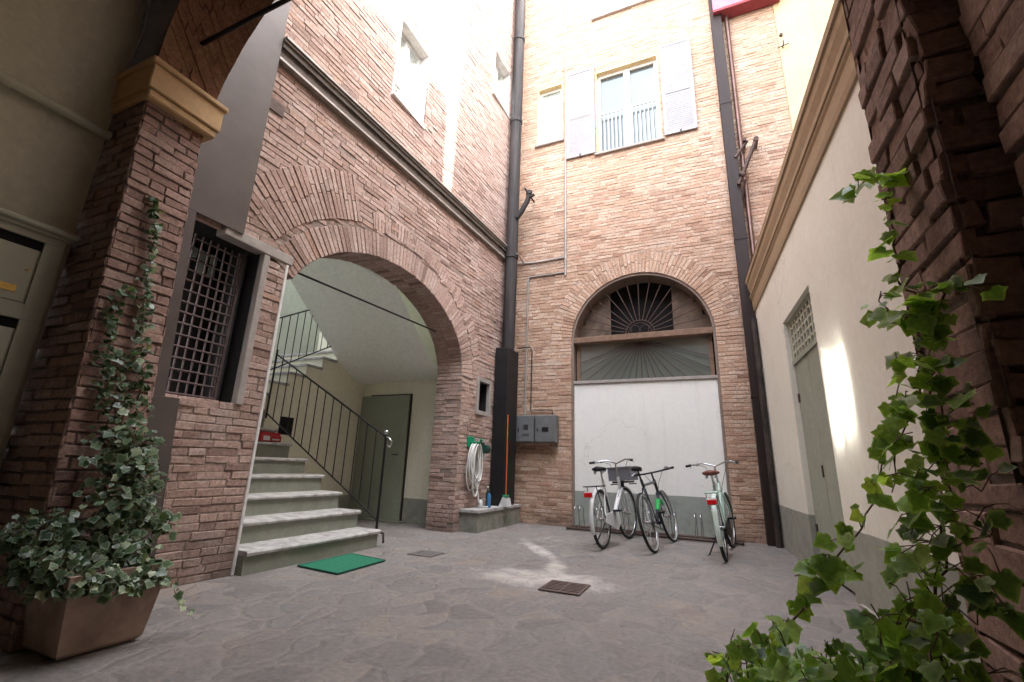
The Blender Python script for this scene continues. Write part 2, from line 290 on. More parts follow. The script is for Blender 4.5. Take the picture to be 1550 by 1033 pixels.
# ------------------------------------------------------------------ mesh builder
class MB:
    def __init__(s, xf=None): s.rim = []; s.v = []; s.f = []; s.t = []; s.mi = []; s.xf = xf; s.sm = []
    def add(s, vs, fs, tint=0.5, mi=0, smooth=False):
        b = len(s.v)
        s.v += [(s.xf(*p) if s.xf else tuple(p)) for p in vs]
        for f in fs: s.f.append([b + i for i in f]); s.t.append(tint); s.mi.append(mi); s.sm.append(smooth)
    def box(s, x0, x1, y0, y1, z0, z1, tint=0.5, mi=0, c=0.0):
        if c <= 0:
            vs = [(x, y, z) for x in (x0, x1) for y in (y0, y1) for z in (z0, z1)]
            s.add(vs, [(0, 1, 3, 2), (4, 6, 7, 5), (0, 4, 5, 1), (2, 3, 7, 6), (0, 2, 6, 4), (1, 5, 7, 3)], tint, mi)
        else:                                             # chamfered box
            vs = []; idx = {}
            X, Y, Z = (x0, x1), (y0, y1), (z0, z1)
            for i in (0, 1):
                for j in (0, 1):
                    for k in (0, 1):
                        sx, sy, sz = (1, -1)[i], (1, -1)[j], (1, -1)[k]
                        for a in range(3):
                            q = [X[i], Y[j], Z[k]]
                            for b_, sg in enumerate((sx, sy, sz)):
                                if b_ != a: q[b_] += sg * c
                            idx[(i, j, k, a)] = len(vs); vs.append(tuple(q))
            fs = []
            for a in range(3):
                o = [b_ for b_ in range(3) if b_ != a]
                for e in (0, 1):
                    q = []
                    for (m, n) in ((0, 0), (1, 0), (1, 1), (0, 1)):
                        key = [0, 0, 0]; key[a] = e; key[o[0]] = m; key[o[1]] = n
                        q.append(idx[(*key, a)])
                    fs.append(tuple(q))
                    # edges
            for a in range(3):
                o = [b_ for b_ in range(3) if b_ != a]
                for m in (0, 1):
                    for n in (0, 1):
                        k0 = [0, 0, 0]; k1 = [0, 0, 0]; k1[a] = 1
                        for kk in (k0, k1): kk[o[0]] = m; kk[o[1]] = n
                        fs.append((idx[(*k0, o[0])], idx[(*k1, o[0])], idx[(*k1, o[1])], idx[(*k0, o[1])]))
            for i in (0, 1):
                for j in (0, 1):
                    for k in (0, 1): fs.append((idx[(i, j, k, 0)], idx[(i, j, k, 1)], idx[(i, j, k, 2)]))
            s.add(vs, fs, tint, mi)
    def quad(s, a, b, c, d, tint=0.5, mi=0): s.add([a, b, c, d], [(0, 1, 2, 3)], tint, mi)
    def prism(s, poly, d0, d1, ax=0, tint=0.5, mi=0):     # polygon in the two other axes, extruded along ax
        n = len(poly)
        def mk(p, d):
            return {0: (d, p[0], p[1]), 1: (p[0], d, p[1]), 2: (p[0], p[1], d)}[ax]
        vs = [mk(p, d0) for p in poly] + [mk(p, d1) for p in poly]
        fs = [tuple(range(n)), tuple(range(2 * n - 1, n - 1, -1))] + [(i, (i + 1) % n, n + (i + 1) % n, n + i) for i in range(n)]
        s.add(vs, fs, tint, mi)
    def tube(s, pts, r, n=8, closed=False, tint=0.5, mi=0, cap=True):
        pts = [Vector(p) for p in pts]; m = len(pts)
        rr = r if isinstance(r, (list, tuple)) else [r] * m
        rings = []; up = None
        for i, p in enumerate(pts):
            if closed: t = pts[(i + 1) % m] - pts[i - 1]
            else: t = pts[min(i + 1, m - 1)] - pts[max(i - 1, 0)]
            if t.length < 1e-9: t = Vector((0, 0, 1))
            t.normalize()
            if up is None:
                up = Vector((0, 0, 1)) if abs(t.z) < 0.9 else Vector((1, 0, 0))
            u = (up - t * up.dot(t))
            if u.length < 1e-6: u = t.orthogonal()
            u.normalize(); up = u; w = t.cross(u)
            rings.append([p + (u * math.cos(2 * PI * k / n) + w * math.sin(2 * PI * k / n)) * rr[i] for k in range(n)])
        vs = [tuple(q) for rg in rings for q in rg]; fs = []
        for i in range(m if closed else m - 1):
            a = i * n; b = ((i + 1) % m) * n
            fs += [(a + k, a + (k + 1) % n, b + (k + 1) % n, b + k) for k in range(n)]
        s.add(vs, fs, tint, mi, True)
        if cap and not closed:
            s.add([vs[k] for k in range(n)], [tuple(range(n))[::-1]], tint, mi)
            s.add([vs[(m - 1) * n + k] for k in range(n)], [tuple(range(n))], tint, mi)
    def lathe(s, prof, cx=0, cy=0, n=16, tint=0.5, mi=0):
        vs = [(cx + r * math.cos(2 * PI * k / n), cy + r * math.sin(2 * PI * k / n), z) for r, z in prof for k in range(n)]
        fs = [(i * n + k, i * n + (k + 1) % n, (i + 1) * n + (k + 1) % n, (i + 1) * n + k) for i in range(len(prof) - 1) for k in range(n)]
        fs += [tuple(range(n))[::-1], tuple((len(prof) - 1) * n + k for k in range(n))]
        s.add(vs, fs, tint, mi, True)
    def build(s, name, mats, parent=None):
        me = bpy.data.meshes.new(name); me.from_pydata(s.v, [], s.f); me.update()
        if not isinstance(mats, (list, tuple)): mats = [mats]
        for m in mats: me.materials.append(m)
        me.polygons.foreach_set('material_index', s.mi)
        me.polygons.foreach_set('use_smooth', s.sm)
        a = me.attributes.new('tint', 'FLOAT', 'FACE'); a.data.foreach_set('value', s.t)
        if s.rim and len(s.rim) == len(s.v):
            b = me.attributes.new('rim', 'FLOAT', 'POINT'); b.data.foreach_set('value', s.rim)
        if name not in ('foliage',):
            import bmesh
            bm = bmesh.new(); bm.from_mesh(me); bmesh.ops.recalc_face_normals(bm, faces=bm.faces); bm.to_mesh(me); bm.free()
        o = bpy.data.objects.new(name, me); C.objects.link(o)
        if parent:
            o.parent = parent
            o.matrix_parent_inverse = Matrix.Identity(4)
            o.matrix_basis = world_of(parent).inverted() if False else Matrix.Identity(4)
        return o
def world_of(o): return o.matrix_world
def thing(name, label, cat, group=None):
    o = bpy.data.objects.new(name, None); C.objects.link(o); o.empty_display_size = 0.2
    o['label'] = label; o['category'] = cat
    if group: o['group'] = group
    return o
def tag(o, label, cat, group=None, kind=None):
    o['label'] = label; o['category'] = cat
    if group: o['group'] = group
    if kind: o['kind'] = kind
    return o
def struct(o): o['kind'] = 'structure'; return o
def place_root(root, loc):
    """children meshes are written in world coordinates: put the Empty at the base, keep them where they are"""
    root.location = loc
    for ch in root.children:
        ch.location = tuple(-c for c in loc)

# ------------------------------------------------------------------ brickwork
def inside(op, s, z):
    if op[0] == 'r': return op[1] < s < op[2] and op[3] < z < op[4]
    _, sc, zc, a, b = op[:5]
    return z > zc and ((s - sc) / a) ** 2 + ((z - zc) / b) ** 2 < 1
def spans(s0, s1, z, ops):
    cuts = []
    for op in ops:
        if op[0] == 'r':
            if op[3] < z < op[4]: cuts.append((op[1], op[2]))
        else:
            _, sc, zc, a, b = op[:5]
            if zc <= z < zc + b:
                h = a * math.sqrt(max(0, 1 - ((z - zc) / b) ** 2))
                if len(op) > 5 and z < op[5]: cuts.append((sc, sc + h)); continue   # left springing sits higher
                cuts.append((sc - h, sc + h))
    cuts.sort(); out = []; cur = s0
    for a, b in cuts:
        if a > cur: out.append((cur, min(a, s1)))
        cur = max(cur, b)
    if cur < s1: out.append((cur, s1))
    return [(a, b) for a, b in out if b - a > 0.015]
def one_brick(mb, a, b, z0, z1, tint, dj=0.006, c=0.0045, back=0.02, rough=0.004, mi=0):
    d = R(-dj, dj)
    j = lambda: R(-rough, rough)
    cc = min(c, (b - a) * 0.3, (z1 - z0) * 0.3)
    o = [(a + j(), z0 + j()), (b + j(), z0 + j()), (b + j(), z1 + j()), (a + j(), z1 + j())]
    i = [(o[0][0] + cc, o[0][1] + cc), (o[1][0] - cc, o[1][1] + cc), (o[2][0] - cc, o[2][1] - cc), (o[3][0] + cc, o[3][1] - cc)]
    vs = [(x, z, -back) for x, z in o] + [(x, z, d - cc * 0.8) for x, z in o] + [(x, z, d + R(-.002, .002)) for x, z in i]
    fs = [(8, 9, 10, 11)]
    for k in range(4):
        n = (k + 1) % 4
        fs += [(k, n, 4 + n, 4 + k), (4 + k, 4 + n, 8 + n, 8 + k)]
    mb.add(vs, fs, tint, mi)
def brickwork(mb, s0, s1, z0, z1, ops=(), mops=None, pitch=0.067, L=0.27, joint=0.0085, dj=0.006, slope=0.0, md=-0.007, wave=0.008, rough=0.004, chip=0.0):
    """mb maps (s, z, d) to the world; ops are holes of the bricks, mops holes of the mortar sheet"""
    mops = ops if mops is None else mops
    n = int(round((z1 - z0) / pitch)); p = (z1 - z0) / n
    for k in range(n):
        za = z0 + k * p; zb = za + p; zm = (za + zb) / 2
        zc_ = sorted({za, zb} | {q for op in mops if op[0] == 'r' for q in (op[3], op[4]) if za + .002 < q < zb - .002})
        for u_, v_ in zip(zc_, zc_[1:]):
            for a, b in spans(s0, s1, (u_ + v_) / 2, mops):
                mb.add([(a, u_, md), (b, u_, md), (b, v_, md), (a, v_, md)], [(0, 1, 2, 3)], R(0, 1), 1)
        for a, b in spans(s0, s1, zm, ops):
            cur = a; first = True
            while cur < b - 0.004:
                ln = R(0.8, 1.15) * L * (0.5 if random.random() < 0.28 else 1.0)
                if first and k % 2: ln *= 0.55
                first = False
                e = cur + ln
                if b - e < 0.07: e = b
                if random.random() > chip:
                    w = wave * (math.sin(cur * 1.7 + zm * 2.1) + 0.6 * math.sin(cur * 4.3 - zm * 5.1))
                    if zm < 0.3 or z1 - zm < 0.1: w *= 0.3
                    tt = min(1, max(0, random.gauss(0.45, 0.2)))
                    if random.random() < 0.025: tt = 0.97
                    one_brick(mb, cur + joint * R(.1, .8), e - joint * R(.2, .7), za + w + joint / 2 + R(-.003, .003), zb + w - joint / 2 + R(-.003, .003), tt, dj, back=0.03, rough=rough)
                cur = e
def ring(mb, sc, zc, a, b, t0, t1, th0, th1, depth=(0.0, -0.25, -0.5), pitch=0.07, joint=0.010, rows=1, dj=0.006, md=-0.012, th_in=None):
    """radial bricks along an ellipse; th in radians from +s axis"""
    th = th0; pts = []
    while th < th1:
        ds = math.hypot(a * math.sin(th), b * math.cos(th)) + (t0 + t1) / 2
        pts.append(th); th += pitch / max(ds, 0.2)
    pts.append(th1)
    def P(th, t):
        nx, nz = math.cos(th) / a, math.sin(th) / b
        l = math.hypot(nx, nz)
        return (sc + a * math.cos(th) + nx / l * t, zc + b * math.sin(th) + nz / l * t)
    for i in range(len(pts) - 1):
        u, v = pts[i], pts[i + 1]
        q = [P(u, t0), P(v, t0), P(v, t1), P(u, t1)]
        mb.add([(q[k][0], q[k][1], md + 0.002) for k in range(4)], [(0, 1, 2, 3)], R(0, 1), 1)
        g = (v - u) * joint / pitch * 0.55
        cuts = [t0]
        if rows > 1:
            for r_ in range(1, rows): cuts.append(t0 + (t1 - t0) * (r_ / rows + (R(-.12, .12) if i % 2 else R(-.05, .2))))
        cuts.append(t1 + R(-.012, .012))
        for r_ in range(len(cuts) - 1):
            ta, tb = cuts[r_] + (0.004 if r_ else R(-.004, .004)), cuts[r_ + 1] - 0.004
            tt = min(1, max(0, random.gauss(0.48, 0.2)))
            dd = depth if (r_ == 0 and t0 == 0) else (0.0, -0.05)
            for k in range(len(dd) - 1):
                d0 = dd[k] - (0.006 if k else 0) + (R(-dj, dj) if k == 0 else 0); d1 = dd[k + 1] + 0.006
                c = 0.006
                A = [P(u + g, ta), P(v - g, ta), P(v - g, tb), P(u + g, tb)]
                B = [P(u + g * 1.7, ta + c), P(v - g * 1.7, ta + c), P(v - g * 1.7, tb - c), P(u + g * 1.7, tb - c)]
                vs = [(x, z, d1) for x, z in A] + [(x, z, d0 - c) for x, z in A] + [(x, z, d0) for x, z in B]
                fs = [(8, 9, 10, 11), (0, 1, 2, 3)]
                for m in range(4):
                    n = (m + 1) % 4; fs += [(m, n, 4 + n, 4 + m), (4 + m, 4 + n, 8 + n, 8 + m)]
                mb.add(vs, fs, tt if k == 0 else min(1, max(0, random.gauss(0.35, 0.15))), 0)
    # continuous mortar soffit just inside the bricks
    if t0 == 0:
        for i in range(len(pts) - 1):
            a_, b_ = P(pts[i], 0.012), P(pts[i + 1], 0.012)
            mb.add([(a_[0], a_[1], md), (b_[0], b_[1], md), (b_[0], b_[1], depth[-1]), (a_[0], a_[1], depth[-1])], [(0, 1, 2, 3)], 0.3, 1)

# ================================================================== SETTING
g = MB(); g.quad((-40, -40, 0), (40, -40, 0), (40, 40, 0), (-40, 40, 0))
struct(g.build('ground', M['paving']))

# ------------------------------------------------------------------ left building with the stair arch
def LX(s): return -4.02 + 0.054 * (s - 2.5)
lw = lambda s, z, d: (LX(s) + d, s, z)
stair_house = thing('stair_house', 'old rose brick house with the wide stair arch, on the left of the yard', 'building')
AC, AZ, AA, AB = 4.815, 2.45, 1.735, 1.24
holes = [('r', 3.08, 6.55, -1, 2.45), ('r', 3.08, 4.9, 2.4, 3.08), ('r', 2.0, 2.865, 1.47, 2.98), ('r', 2.0, 2.5, 2.9, 3.05), ('r', 2.38, 3.11, 2.95, 3.10),
         ('r', 7.035, 7.565, 1.875, 2.525), ('r', 7.08, 7.48, 1.10, 1.45), ('r', 4.22, 5.0, 6.2, 7.64), ('r', 7.02, 7.84, 8.68, 9.9),
         ('r', 1.0, 9, 5.13, 5.42), ('r', 4.3, 5.05, 9.6, 11.2)]
mb = MB(lw)
def Eo(t, lo=0): return ('e', AC, AZ, AA + t, AB + t, 3.07)
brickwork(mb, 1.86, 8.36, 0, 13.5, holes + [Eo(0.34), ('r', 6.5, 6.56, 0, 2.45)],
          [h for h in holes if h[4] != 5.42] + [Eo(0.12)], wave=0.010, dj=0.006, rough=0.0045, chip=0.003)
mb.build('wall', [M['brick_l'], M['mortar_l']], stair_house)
mb = MB(lw)
ring(mb, AC, AZ, AA, AB, 0, 0.33, 0.0, PI - 0.33, (0, -0.25, -0.5), rows=1)
mb.build('arch_ring', [M['brick_l'], M['mortar_l']], stair_house)
mb = MB(lambda s, z, d: lw(s, z, d + 0.012))
ring(mb, AC, AZ, AA + 0.0, AB + 0.0, 0.40, 1.0, PI * 0.635, PI * 0.865, (0, -0.03), rows=2, md=-0.02)
mb.build('relieving_arch', [M['brick_l'], M['mortar_l']], stair_house)
mb = MB(lambda s, z, d: lw(s, z, d + 0.006))
ring(mb, AC, AZ, AA, AB, 0.36, 0.60, PI * 0.06, PI * 0.60, (0, -0.03), rows=1, md=-0.016)
mb.build('relieving_arch', [M['brick_l'], M['mortar_l']], stair_house)
# jamb on the right of the arch, turned towards us
jx0 = LX(6.55)
mb = MB(lambda s, z, d: (jx0 - s, 6.55 - d, z)); brickwork(mb, 0.0, 0.5, 0, 2.45, L=0.24, dj=0.008)
mb.build('arch_jamb', [M['brick_l'], M['mortar_l']], stair_house)
mb = MB(); mb.box(LX(3.08) - 0.5, LX(3.08) + 0.012, 3.062, 3.095, 0, 2.975, c=0.006); mb.build('arch_jamb', M['white_edge'], stair_house)
# stone frame of the barred window
mb = MB()
mb.box(LX(2.7) - 0.10, LX(2.7) + 0.035, 2.38, 3.135, 2.98, 3.085, c=0.008); mb.build('lintel', M['stone'], stair_house)
mb = MB(); mb.box(LX(2.9) - 0.10, LX(2.9) + 0.02, 2.805, 2.872, 1.47, 2.978, c=0.006); mb.build('window_jamb', M['stone'], stair_house)
mb = MB(); mb.box(LX(2.5) - 0.45, LX(2.5) + 0.004, 2.0, 2.97, 1.405, 1.468, c=0.005); mb.build('window_sill', M['brick_l'], stair_house)
mb = MB(); x0 = LX(2.5)
mb.box(x0 - 0.62, x0 - 0.60, 1.9, 2.97, 1.3, 3.1); mb.box(x0 - 0.6, x0 - 0.46, 1.93, 1.97, 1.45, 3.1); mb.box(x0 - 0.6, x0 - 0.03, 2.80, 2.82, 1.45, 3.1); mb.box(x0 - .6, x0 - .014, 1.9, 2.83, 3.052, 3.08)
mb.build('recess_shade', M['void'], stair_house)
wg = MB(); xb = x0 - 0.2
for i in range(10):
    y = 2.06 + i * 0.072
    wg.tube([(xb + R(-.004, .004), y, 1.47), (xb + R(-.006, .006), y + R(-.006, .006), 2.2), (xb, y, 2.97)], 0.0085, 6)
for i in range(15):
    z = 1.52 + i * 0.1
    wg.tube([(xb + 0.01, 2.0, z + R(-.006, .006)), (xb + 0.012, 2.4, z + R(-.006, .006)), (xb + 0.01, 2.74, z + R(-.004, .004))], 0.0085, 6)
wg.box(xb - 0.015, xb + 0.02, 2.735, 2.76, 1.47, 2.975)
wo = wg.build('window_grille', M['grille'], stair_house)
wp = MB(); 
for i in range(7):
    for k in range(2):
        if k or random.random() < 0.6: wp.box(x0 - 0.5, x0 - 0.49, 2.02 + i * 0.1, 2.02 + i * 0.1 + 0.065, 2.74 + k * 0.13, 2.84 + k * 0.13, R(0, 1))
wp.build('pane', M['glass_pale'], stair_house)
wp = MB(); wp.box(x0 - 0.53, x0 - 0.51, 2.0, 2.75, 1.47, 2.96); wp.build('pane', M['black'], stair_house)
# string course with zinc strips
mb = MB()
def course(p0, p1, z0, z1, ya, yb, mi):
    poly = [(p0, z0), (p1, z0), (p1, z1), (p0, z1)]
    mb.add([(LX(y) + px, y, pz) for y in (ya, yb) for px, pz in poly], [(0, 1, 2, 3), (4, 5, 6, 7), (0, 1, 5, 4), (1, 2, 6, 5), (2, 3, 7, 6), (3, 0, 4, 7)], 0.5, mi)
ya, yb = 2.53, 8.3
course(-0.05, 0.075, 5.30, 5.40, ya, yb, 1); course(-0.05, 0.115, 5.402, 5.43, ya, yb, 0)
course(-0.05, 0.095, 5.372, 5.385, ya, yb, 0)
course(-0.05, 0.045, 5.175, 5.298, ya, yb, 1); course(-0.05, 0.065, 5.145, 5.173, ya, yb, 0)
mb.build('string_course', [M['gutter_top'], M['gutter_dark']], stair_house)
# small square niche with a stone frame, and the low one behind the hose
def frame_l(y0, y1, z0, z1, w, dep=0.3, pr=0.015):
    xm = LX((y0 + y1) / 2)
    f = MB(); f.box(xm - dep, xm + pr, y0 - w, y0, z0 - w, z1 + w, c=.005); f.box(xm - dep, xm + pr, y1, y1 + w, z0 - w, z1 + w, c=.005)
    f.box(xm - dep, xm + pr - .002, y0, y1, z0 - w, z0, c=.005); f.box(xm - dep, xm + pr - .002, y0, y1, z1, z1 + w, c=.005)
    o = f.build('niche', M['stone'], stair_house)
    v = MB(); v.box(xm - dep - 0.02, xm - dep, y0 - w, y1 + w, z0 - w, z1 + w); v.box(xm - dep, xm - .05, y1 - .01, y1 - .004, z0, z1); v.box(xm - dep, xm - .04, y0, y1, z1 - .01, z1 - .004); v.build('shade_panel', M['void'], o)  # black sheets on back, side and top paint the shade in the niche
frame_l(7.1, 7.5, 1.94, 2.46, 0.075); frame_l(7.13, 7.43, 1.15, 1.40, 0.06, 0.25, 0.008)
mb = MB(); mb.box(LX(7.2) - 0.16, LX(7.2) - 0.1, 7.12, 7.24, 1.945, 2.09, c=.005)
tag(mb.build('carton', M['white_p']), 'small white carton standing in the square stone framed niche', 'box')
mb = MB(lw); mb.box(2.56, 2.72, 4.55, 4.68, -0.002, 0.012); mb.build('iron_plate', M['iron_rust'], stair_house)

def window_l(y0, y1, z0, z1, dep=0.20, split=True):
    xm = LX((y0 + y1) / 2)
    r_ = MB(); w = 0.015
    r_.box(xm - dep, xm + .004, y0 - w, y0, z0, z1); r_.box(xm - dep, xm + .004, y1, y1 + w, z0, z1)
    r_.box(xm - dep, xm + .004, y0 - w, y1 + w, z1, z1 + w); r_.box(xm - dep, xm + .03, y0 - .03, y1 + .03, z0 - .05, z0, c=.004)
    o = r_.build('window', M['white_edge'], stair_house)
    f = MB(); xf = xm - dep; t = 0.055; e = xf + 0.04
    f.box(xf, e, y0, y0 + t, z0, z1); f.box(xf, e, y1 - t, y1, z0, z1); f.box(xf, e - .002, y0 + t, y1 - t, z0, z0 + t); f.box(xf, e - .002, y0 + t, y1 - t, z1 - t, z1)
    ym = (y0 + y1) / 2
    if split: f.box(xf, e + 0.01, ym - 0.045, ym + 0.045, z0 + t, z1 - t); f.box(xf, e - 0.01, y0 + t, ym - .045, z0 + 0.42, z0 + 0.45); f.box(xf, e - 0.01, ym + .045, y1 - t, z0 + 0.42, z0 + 0.45)
    f.build('frame', M['white_frame'], o)
    p = MB(); p.box(xf - 0.01, xf + 0.012, y0, y1, z0, z1); p.build('pane', M['glass_sun'], o)
window_l(4.24, 4.97, 6.22, 7.62); window_l(7.06, 7.8, 8.72, 9.88); window_l(4.32, 5.03, 9.65, 11.15)
# the room behind the arch
rm = MB()
rm.box(-7.75, -4.30, 7.06, 7.2, 0, 6.5, mi=0)
rm.build('end_wall', M['plaster_end'], stair_house)
rm = MB(); rm.box(-6.5, -6.301, 4.95, 7.058, 0, 1.98)
o = rm.build('stair_side_wall', M['plaster_end'], stair_house)
rm = MB(); rm.box(-6.33, -6.295, 5.22, 5.48, 1.38, 1.66); rm.build('vent_hole', M['void'], o)
rm = MB(); rm.box(-7.9, -7.75, 2.2, 7.2, 0, 6.5); rm.build('stairwell_wall', M['plaster_dark'], stair_house)
rm = MB(); rm.box(-7.75, -4.66, 2.84, 2.9, 0, 6.5); rm.build('stairwell_wall', M['plaster_room'], stair_house)
rm = MB(); rm.box(-6.3, -4.3, 2.9, 7.06, 5.0, 5.1); rm.build('room_ceiling', M['plaster_room'], stair_house)
rm = MB(); rm.box(-4.56, -4.50, 2.9, 7.06, 3.75, 5.0); rm.box(-4.66, -4.5, 2.84, 3.02, 0, 3.75); rm.build('inner_wall', M['plaster_room'], stair_house)
rm = MB(); rm.box(-4.6, -4.35, 7.2, 8.6, 0, 13.5); rm.box(-4.6, -4.35, 1.9, 7.2, 5.1, 13.5); rm.build('leak_blocker', M['void'], stair_house)  # unseen dark slabs added behind the wall to stop light leaks
# sloping vaulted underside of the upper flight
sf = MB(); N = 26; prof = []
for i in range(N + 1):
    y = 2.95 + (7.06 - 2.95) * i / N
    lin = 3.93 - 0.862 * (y - 4.93)
    z = 2.47 + math.log(1 + math.exp((lin - 2.47) / 0.16)) * 0.16
    prof.append((y, min(z, 4.98)))
K = 14; vs = []; fs = []
for (y, z) in prof:
    xe = -4.33
    for k in range(K + 1):
        u = k / K; x = -6.3 + (xe + 6.3) * u
        vs.append((x, y, z + 0.10 * math.sin(PI * u) * (0.3 + 0.7 * min(1, (z - 2.4)))))
for i in range(N):
    for k in range(K): a = i * (K + 1) + k; fs.append((a, a + 1, a + K + 2, a + K + 1))
sf.add(vs, fs, smooth=True)
nv = len(prof)
sf.add([(-6.3, y, z) for y, z in prof] + [(-6.3, y, z + 0.25) for y, z in prof], [(i, i + 1, nv + i + 1, nv + i) for i in range(nv - 1)])
sf.build('stair_vault', M['plaster_room'], stair_house)
d = MB(); d.box(-6.28, -5.16, 7.0, 7.055, 0.02, 2.24, c=.004)
o = d.build('door', M['door_dark'], stair_house)
d = MB(); d.box(-6.10, -5.14, 7.03, 7.058, 2.24, 2.265); d.box(-5.16, -5.135, 7.03, 7.058, 0, 2.24); d.build('door_frame', M['duct'], o)
d = MB(); d.tube([(-5.3, 6.99, 1.15), (-5.3, 6.95, 1.15), (-5.4, 6.95, 1.15)], 0.01, 6); d.build('handle', M['iron'], o)
d = MB(); d.box(-6.3, -5.05, 6.9, 7.06, 0.0, 0.03); d.build('threshold', M['riser'], o)
place_root(stair_house, (-4.0, 5.0, 0))

# ------------------------------------------------------------------ staircase
stairs = thing('stone_staircase', 'stone staircase with marble treads rising inside the wide brick arch', 'staircase')
RISE, RUN = 0.205, 0.345
for k in range(1, 9):
    xn = -3.90 - RUN * (k - 1); xb_ = xn - RUN - (0.03 if k < 8 else 1.4); z1 = RISE * k; ye = 4.90 if k > 1 else 4.90
    st = MB(); st.box(xb_, xn, 3.1, ye, max(0, z1 - RISE - 0.03) if k > 1 else 0, z1 - 0.045)
    o = st.build('step', M['riser'], stairs)
    tr = MB(); n = 14; ys = [3.1 + (ye + 0.02 - 3.1) * i / n for i in range(n + 1)]
    fr = [xn + 0.03 + R(-.004, .004) for _ in ys]
    vs = []
    for y, f_ in zip(ys, fr):
        sag = 0.008 * math.sin(PI * (y - 3.1) / 1.8)
        vs += [(xb_, y, z1 - .044), (f_, y, z1 - .044), (f_ + .004, y, z1 - .018 - sag), (f_ - .012, y, z1 - .003 - sag), (xb_, y, z1)]
    fs = [(i * 5 + k2, i * 5 + (k2 + 1) % 5, (i + 1) * 5 + (k2 + 1) % 5, (i + 1) * 5 + k2) for i in range(n) for k2 in range(5)]
    fs += [(0, 1, 2, 3, 4), tuple(n * 5 + q for q in (4, 3, 2, 1, 0))]
    tr.add(vs, fs); tr.build('tread', M['marble'], o)
z0 = RISE * 8
for k in range(0, 9):                                   # second flight, towards the back of the house
    ya = 3.98 + 0.32 * (k); z1 = z0 + 0.2 * k - 0.05
    if ya > 6.5: break
    st = MB(); st.box(-7.74, -6.3, ya, ya + 0.33, z1 - 0.26, z1 - 0.04); o = st.build('step', M['plaster_end'], stairs)
    tr = MB(); tr.box(-7.74, -6.265, ya - 0.03, ya + 0.325, z1 - 0.039, z1, c=.004); tr.build('tread', M['marble'], o)
st = MB(); st.prism([(4.92, 1.9), (7.05, 1.9), (7.05, 3.2), (6.55, 2.93), (4.92, 1.95)], -6.33, -6.302, 0); st.build('stringer', M['plaster_end'], stairs)
def railing(P, Q, bot_off, top_off, n, newels, par):
    """P, Q: points of the bottom line; balusters between them"""
    P, Q = Vector(P), Vector(Q)
    r1 = MB(); up = Vector((0, 0, 1))
    r1.tube([P + up * top_off[0], Q + up * top_off[1]], 0.013, 8); r1.tube([P, Q], 0.011, 8)
    o = r1.build('railing', M['iron'], par)
    for i in range(1, n):
        t = i / n; a = P.lerp(Q, t); b = a + up * (top_off[0] * (1 - t) + top_off[1] * t)
        m = MB(); m.tube([a, b], 0.0075, 6); m.build('baluster', M['iron'], o)
    return o
ro = railing((-3.96, 4.94, 0.30), (-6.28, 4.94, 1.68), 0, (1.03, 0.93), 14, 1, stairs)
m = MB(); m.tube([(-3.96, 4.94, 0.16), (-3.96, 4.94, 1.36)], 0.016, 8); m.build('newel_post', M['iron'], ro)
m = MB(); m.lathe([(0.004, 1.35), (0.022, 1.365), (0.030, 1.385), (0.022, 1.41), (0.004, 1.42)], -3.96, 4.94, 12); m.build('newel_knob', M['chrome'], ro)
m = MB(); m.tube([(-3.96, 4.94, 1.33), (-3.90, 4.94, 1.31), (-3.86, 4.94, 1.26), (-3.88, 4.94, 1.20), (-3.92, 4.94, 1.22)], 0.013, 8); m.build('handrail_curl', M['chrome'], ro)
m = MB(); m.tube([(-6.27, 4.94, 1.6), (-6.27, 4.94, 2.68)], 0.014, 8); m.build('newel_post', M['iron'], ro); m = MB(); m.tube([(-3.96, 4.94, 0.17), (-3.84, 4.93, 0.16), (-3.82, 4.92, 0.05)], 0.014, 6); m.build('newel_bracket', M['iron'], ro)
railing((-6.27, 4.5, 2.12), (-6.27, 6.5, 3.30), 0, (0.85, 0.85), 14, 1, stairs)
place_root(stairs, (-4.0, 4.0, 0))
m = MB(); m.box(-5.93, -5.72, 4.48, 4.82, 1.235, 1.32, c=.006); m.box(-5.92, -5.73, 4.5, 4.8, 1.321, 1.36, mi=0)
m.box(-5.715, -5.712, 4.52, 4.62, 1.25, 1.31, mi=1); m.box(-5.715, -5.712, 4.66, 4.78, 1.255, 1.275, mi=1)
tag(m.build('carton', [M['red_box'], M['white_p']]), 'small red and white carton on a stair tread beside the railing', 'box')
m = MB(); m.tube([(LX(3.1) - 0.2, 3.08, 3.03), (LX(6.0) - 0.2, 6.0, 3.09)], 0.013, 8)
tag(m.build('tie_rod', M['iron']), 'thin black iron tie rod spanning the stair arch', 'tie rod')

# ------------------------------------------------------------------ metal sheet on the left wall
m = MB()
def sheet(poly): m.prism(poly, 0, 0.012, 2)
m.xf = lambda s, z, d: lw(s, z, d + 0.05)
sheet([(1.87, 3.052), (2.54, 3.052), (2.52, 6.4), (1.87, 6.4)])
sheet([(1.87, 1.452), (2.20, 1.452), (2.11, 3.05), (1.87, 3.05)])
sheet([(1.87, 0.02), (2.40, 0.02), (2.36, 0.7), (2.31, 1.45), (1.87, 1.45)])
m.add([(2.54, 3.052, -.06), (2.54, 3.052, 0), (2.52, 6.4, 0), (2.52, 6.4, -.06)], [(0, 1, 2, 3)])
tag(m.build('metal_sheet', M['panel']), 'tall brown grey sheet metal panel beside the barred window', 'metal panel')

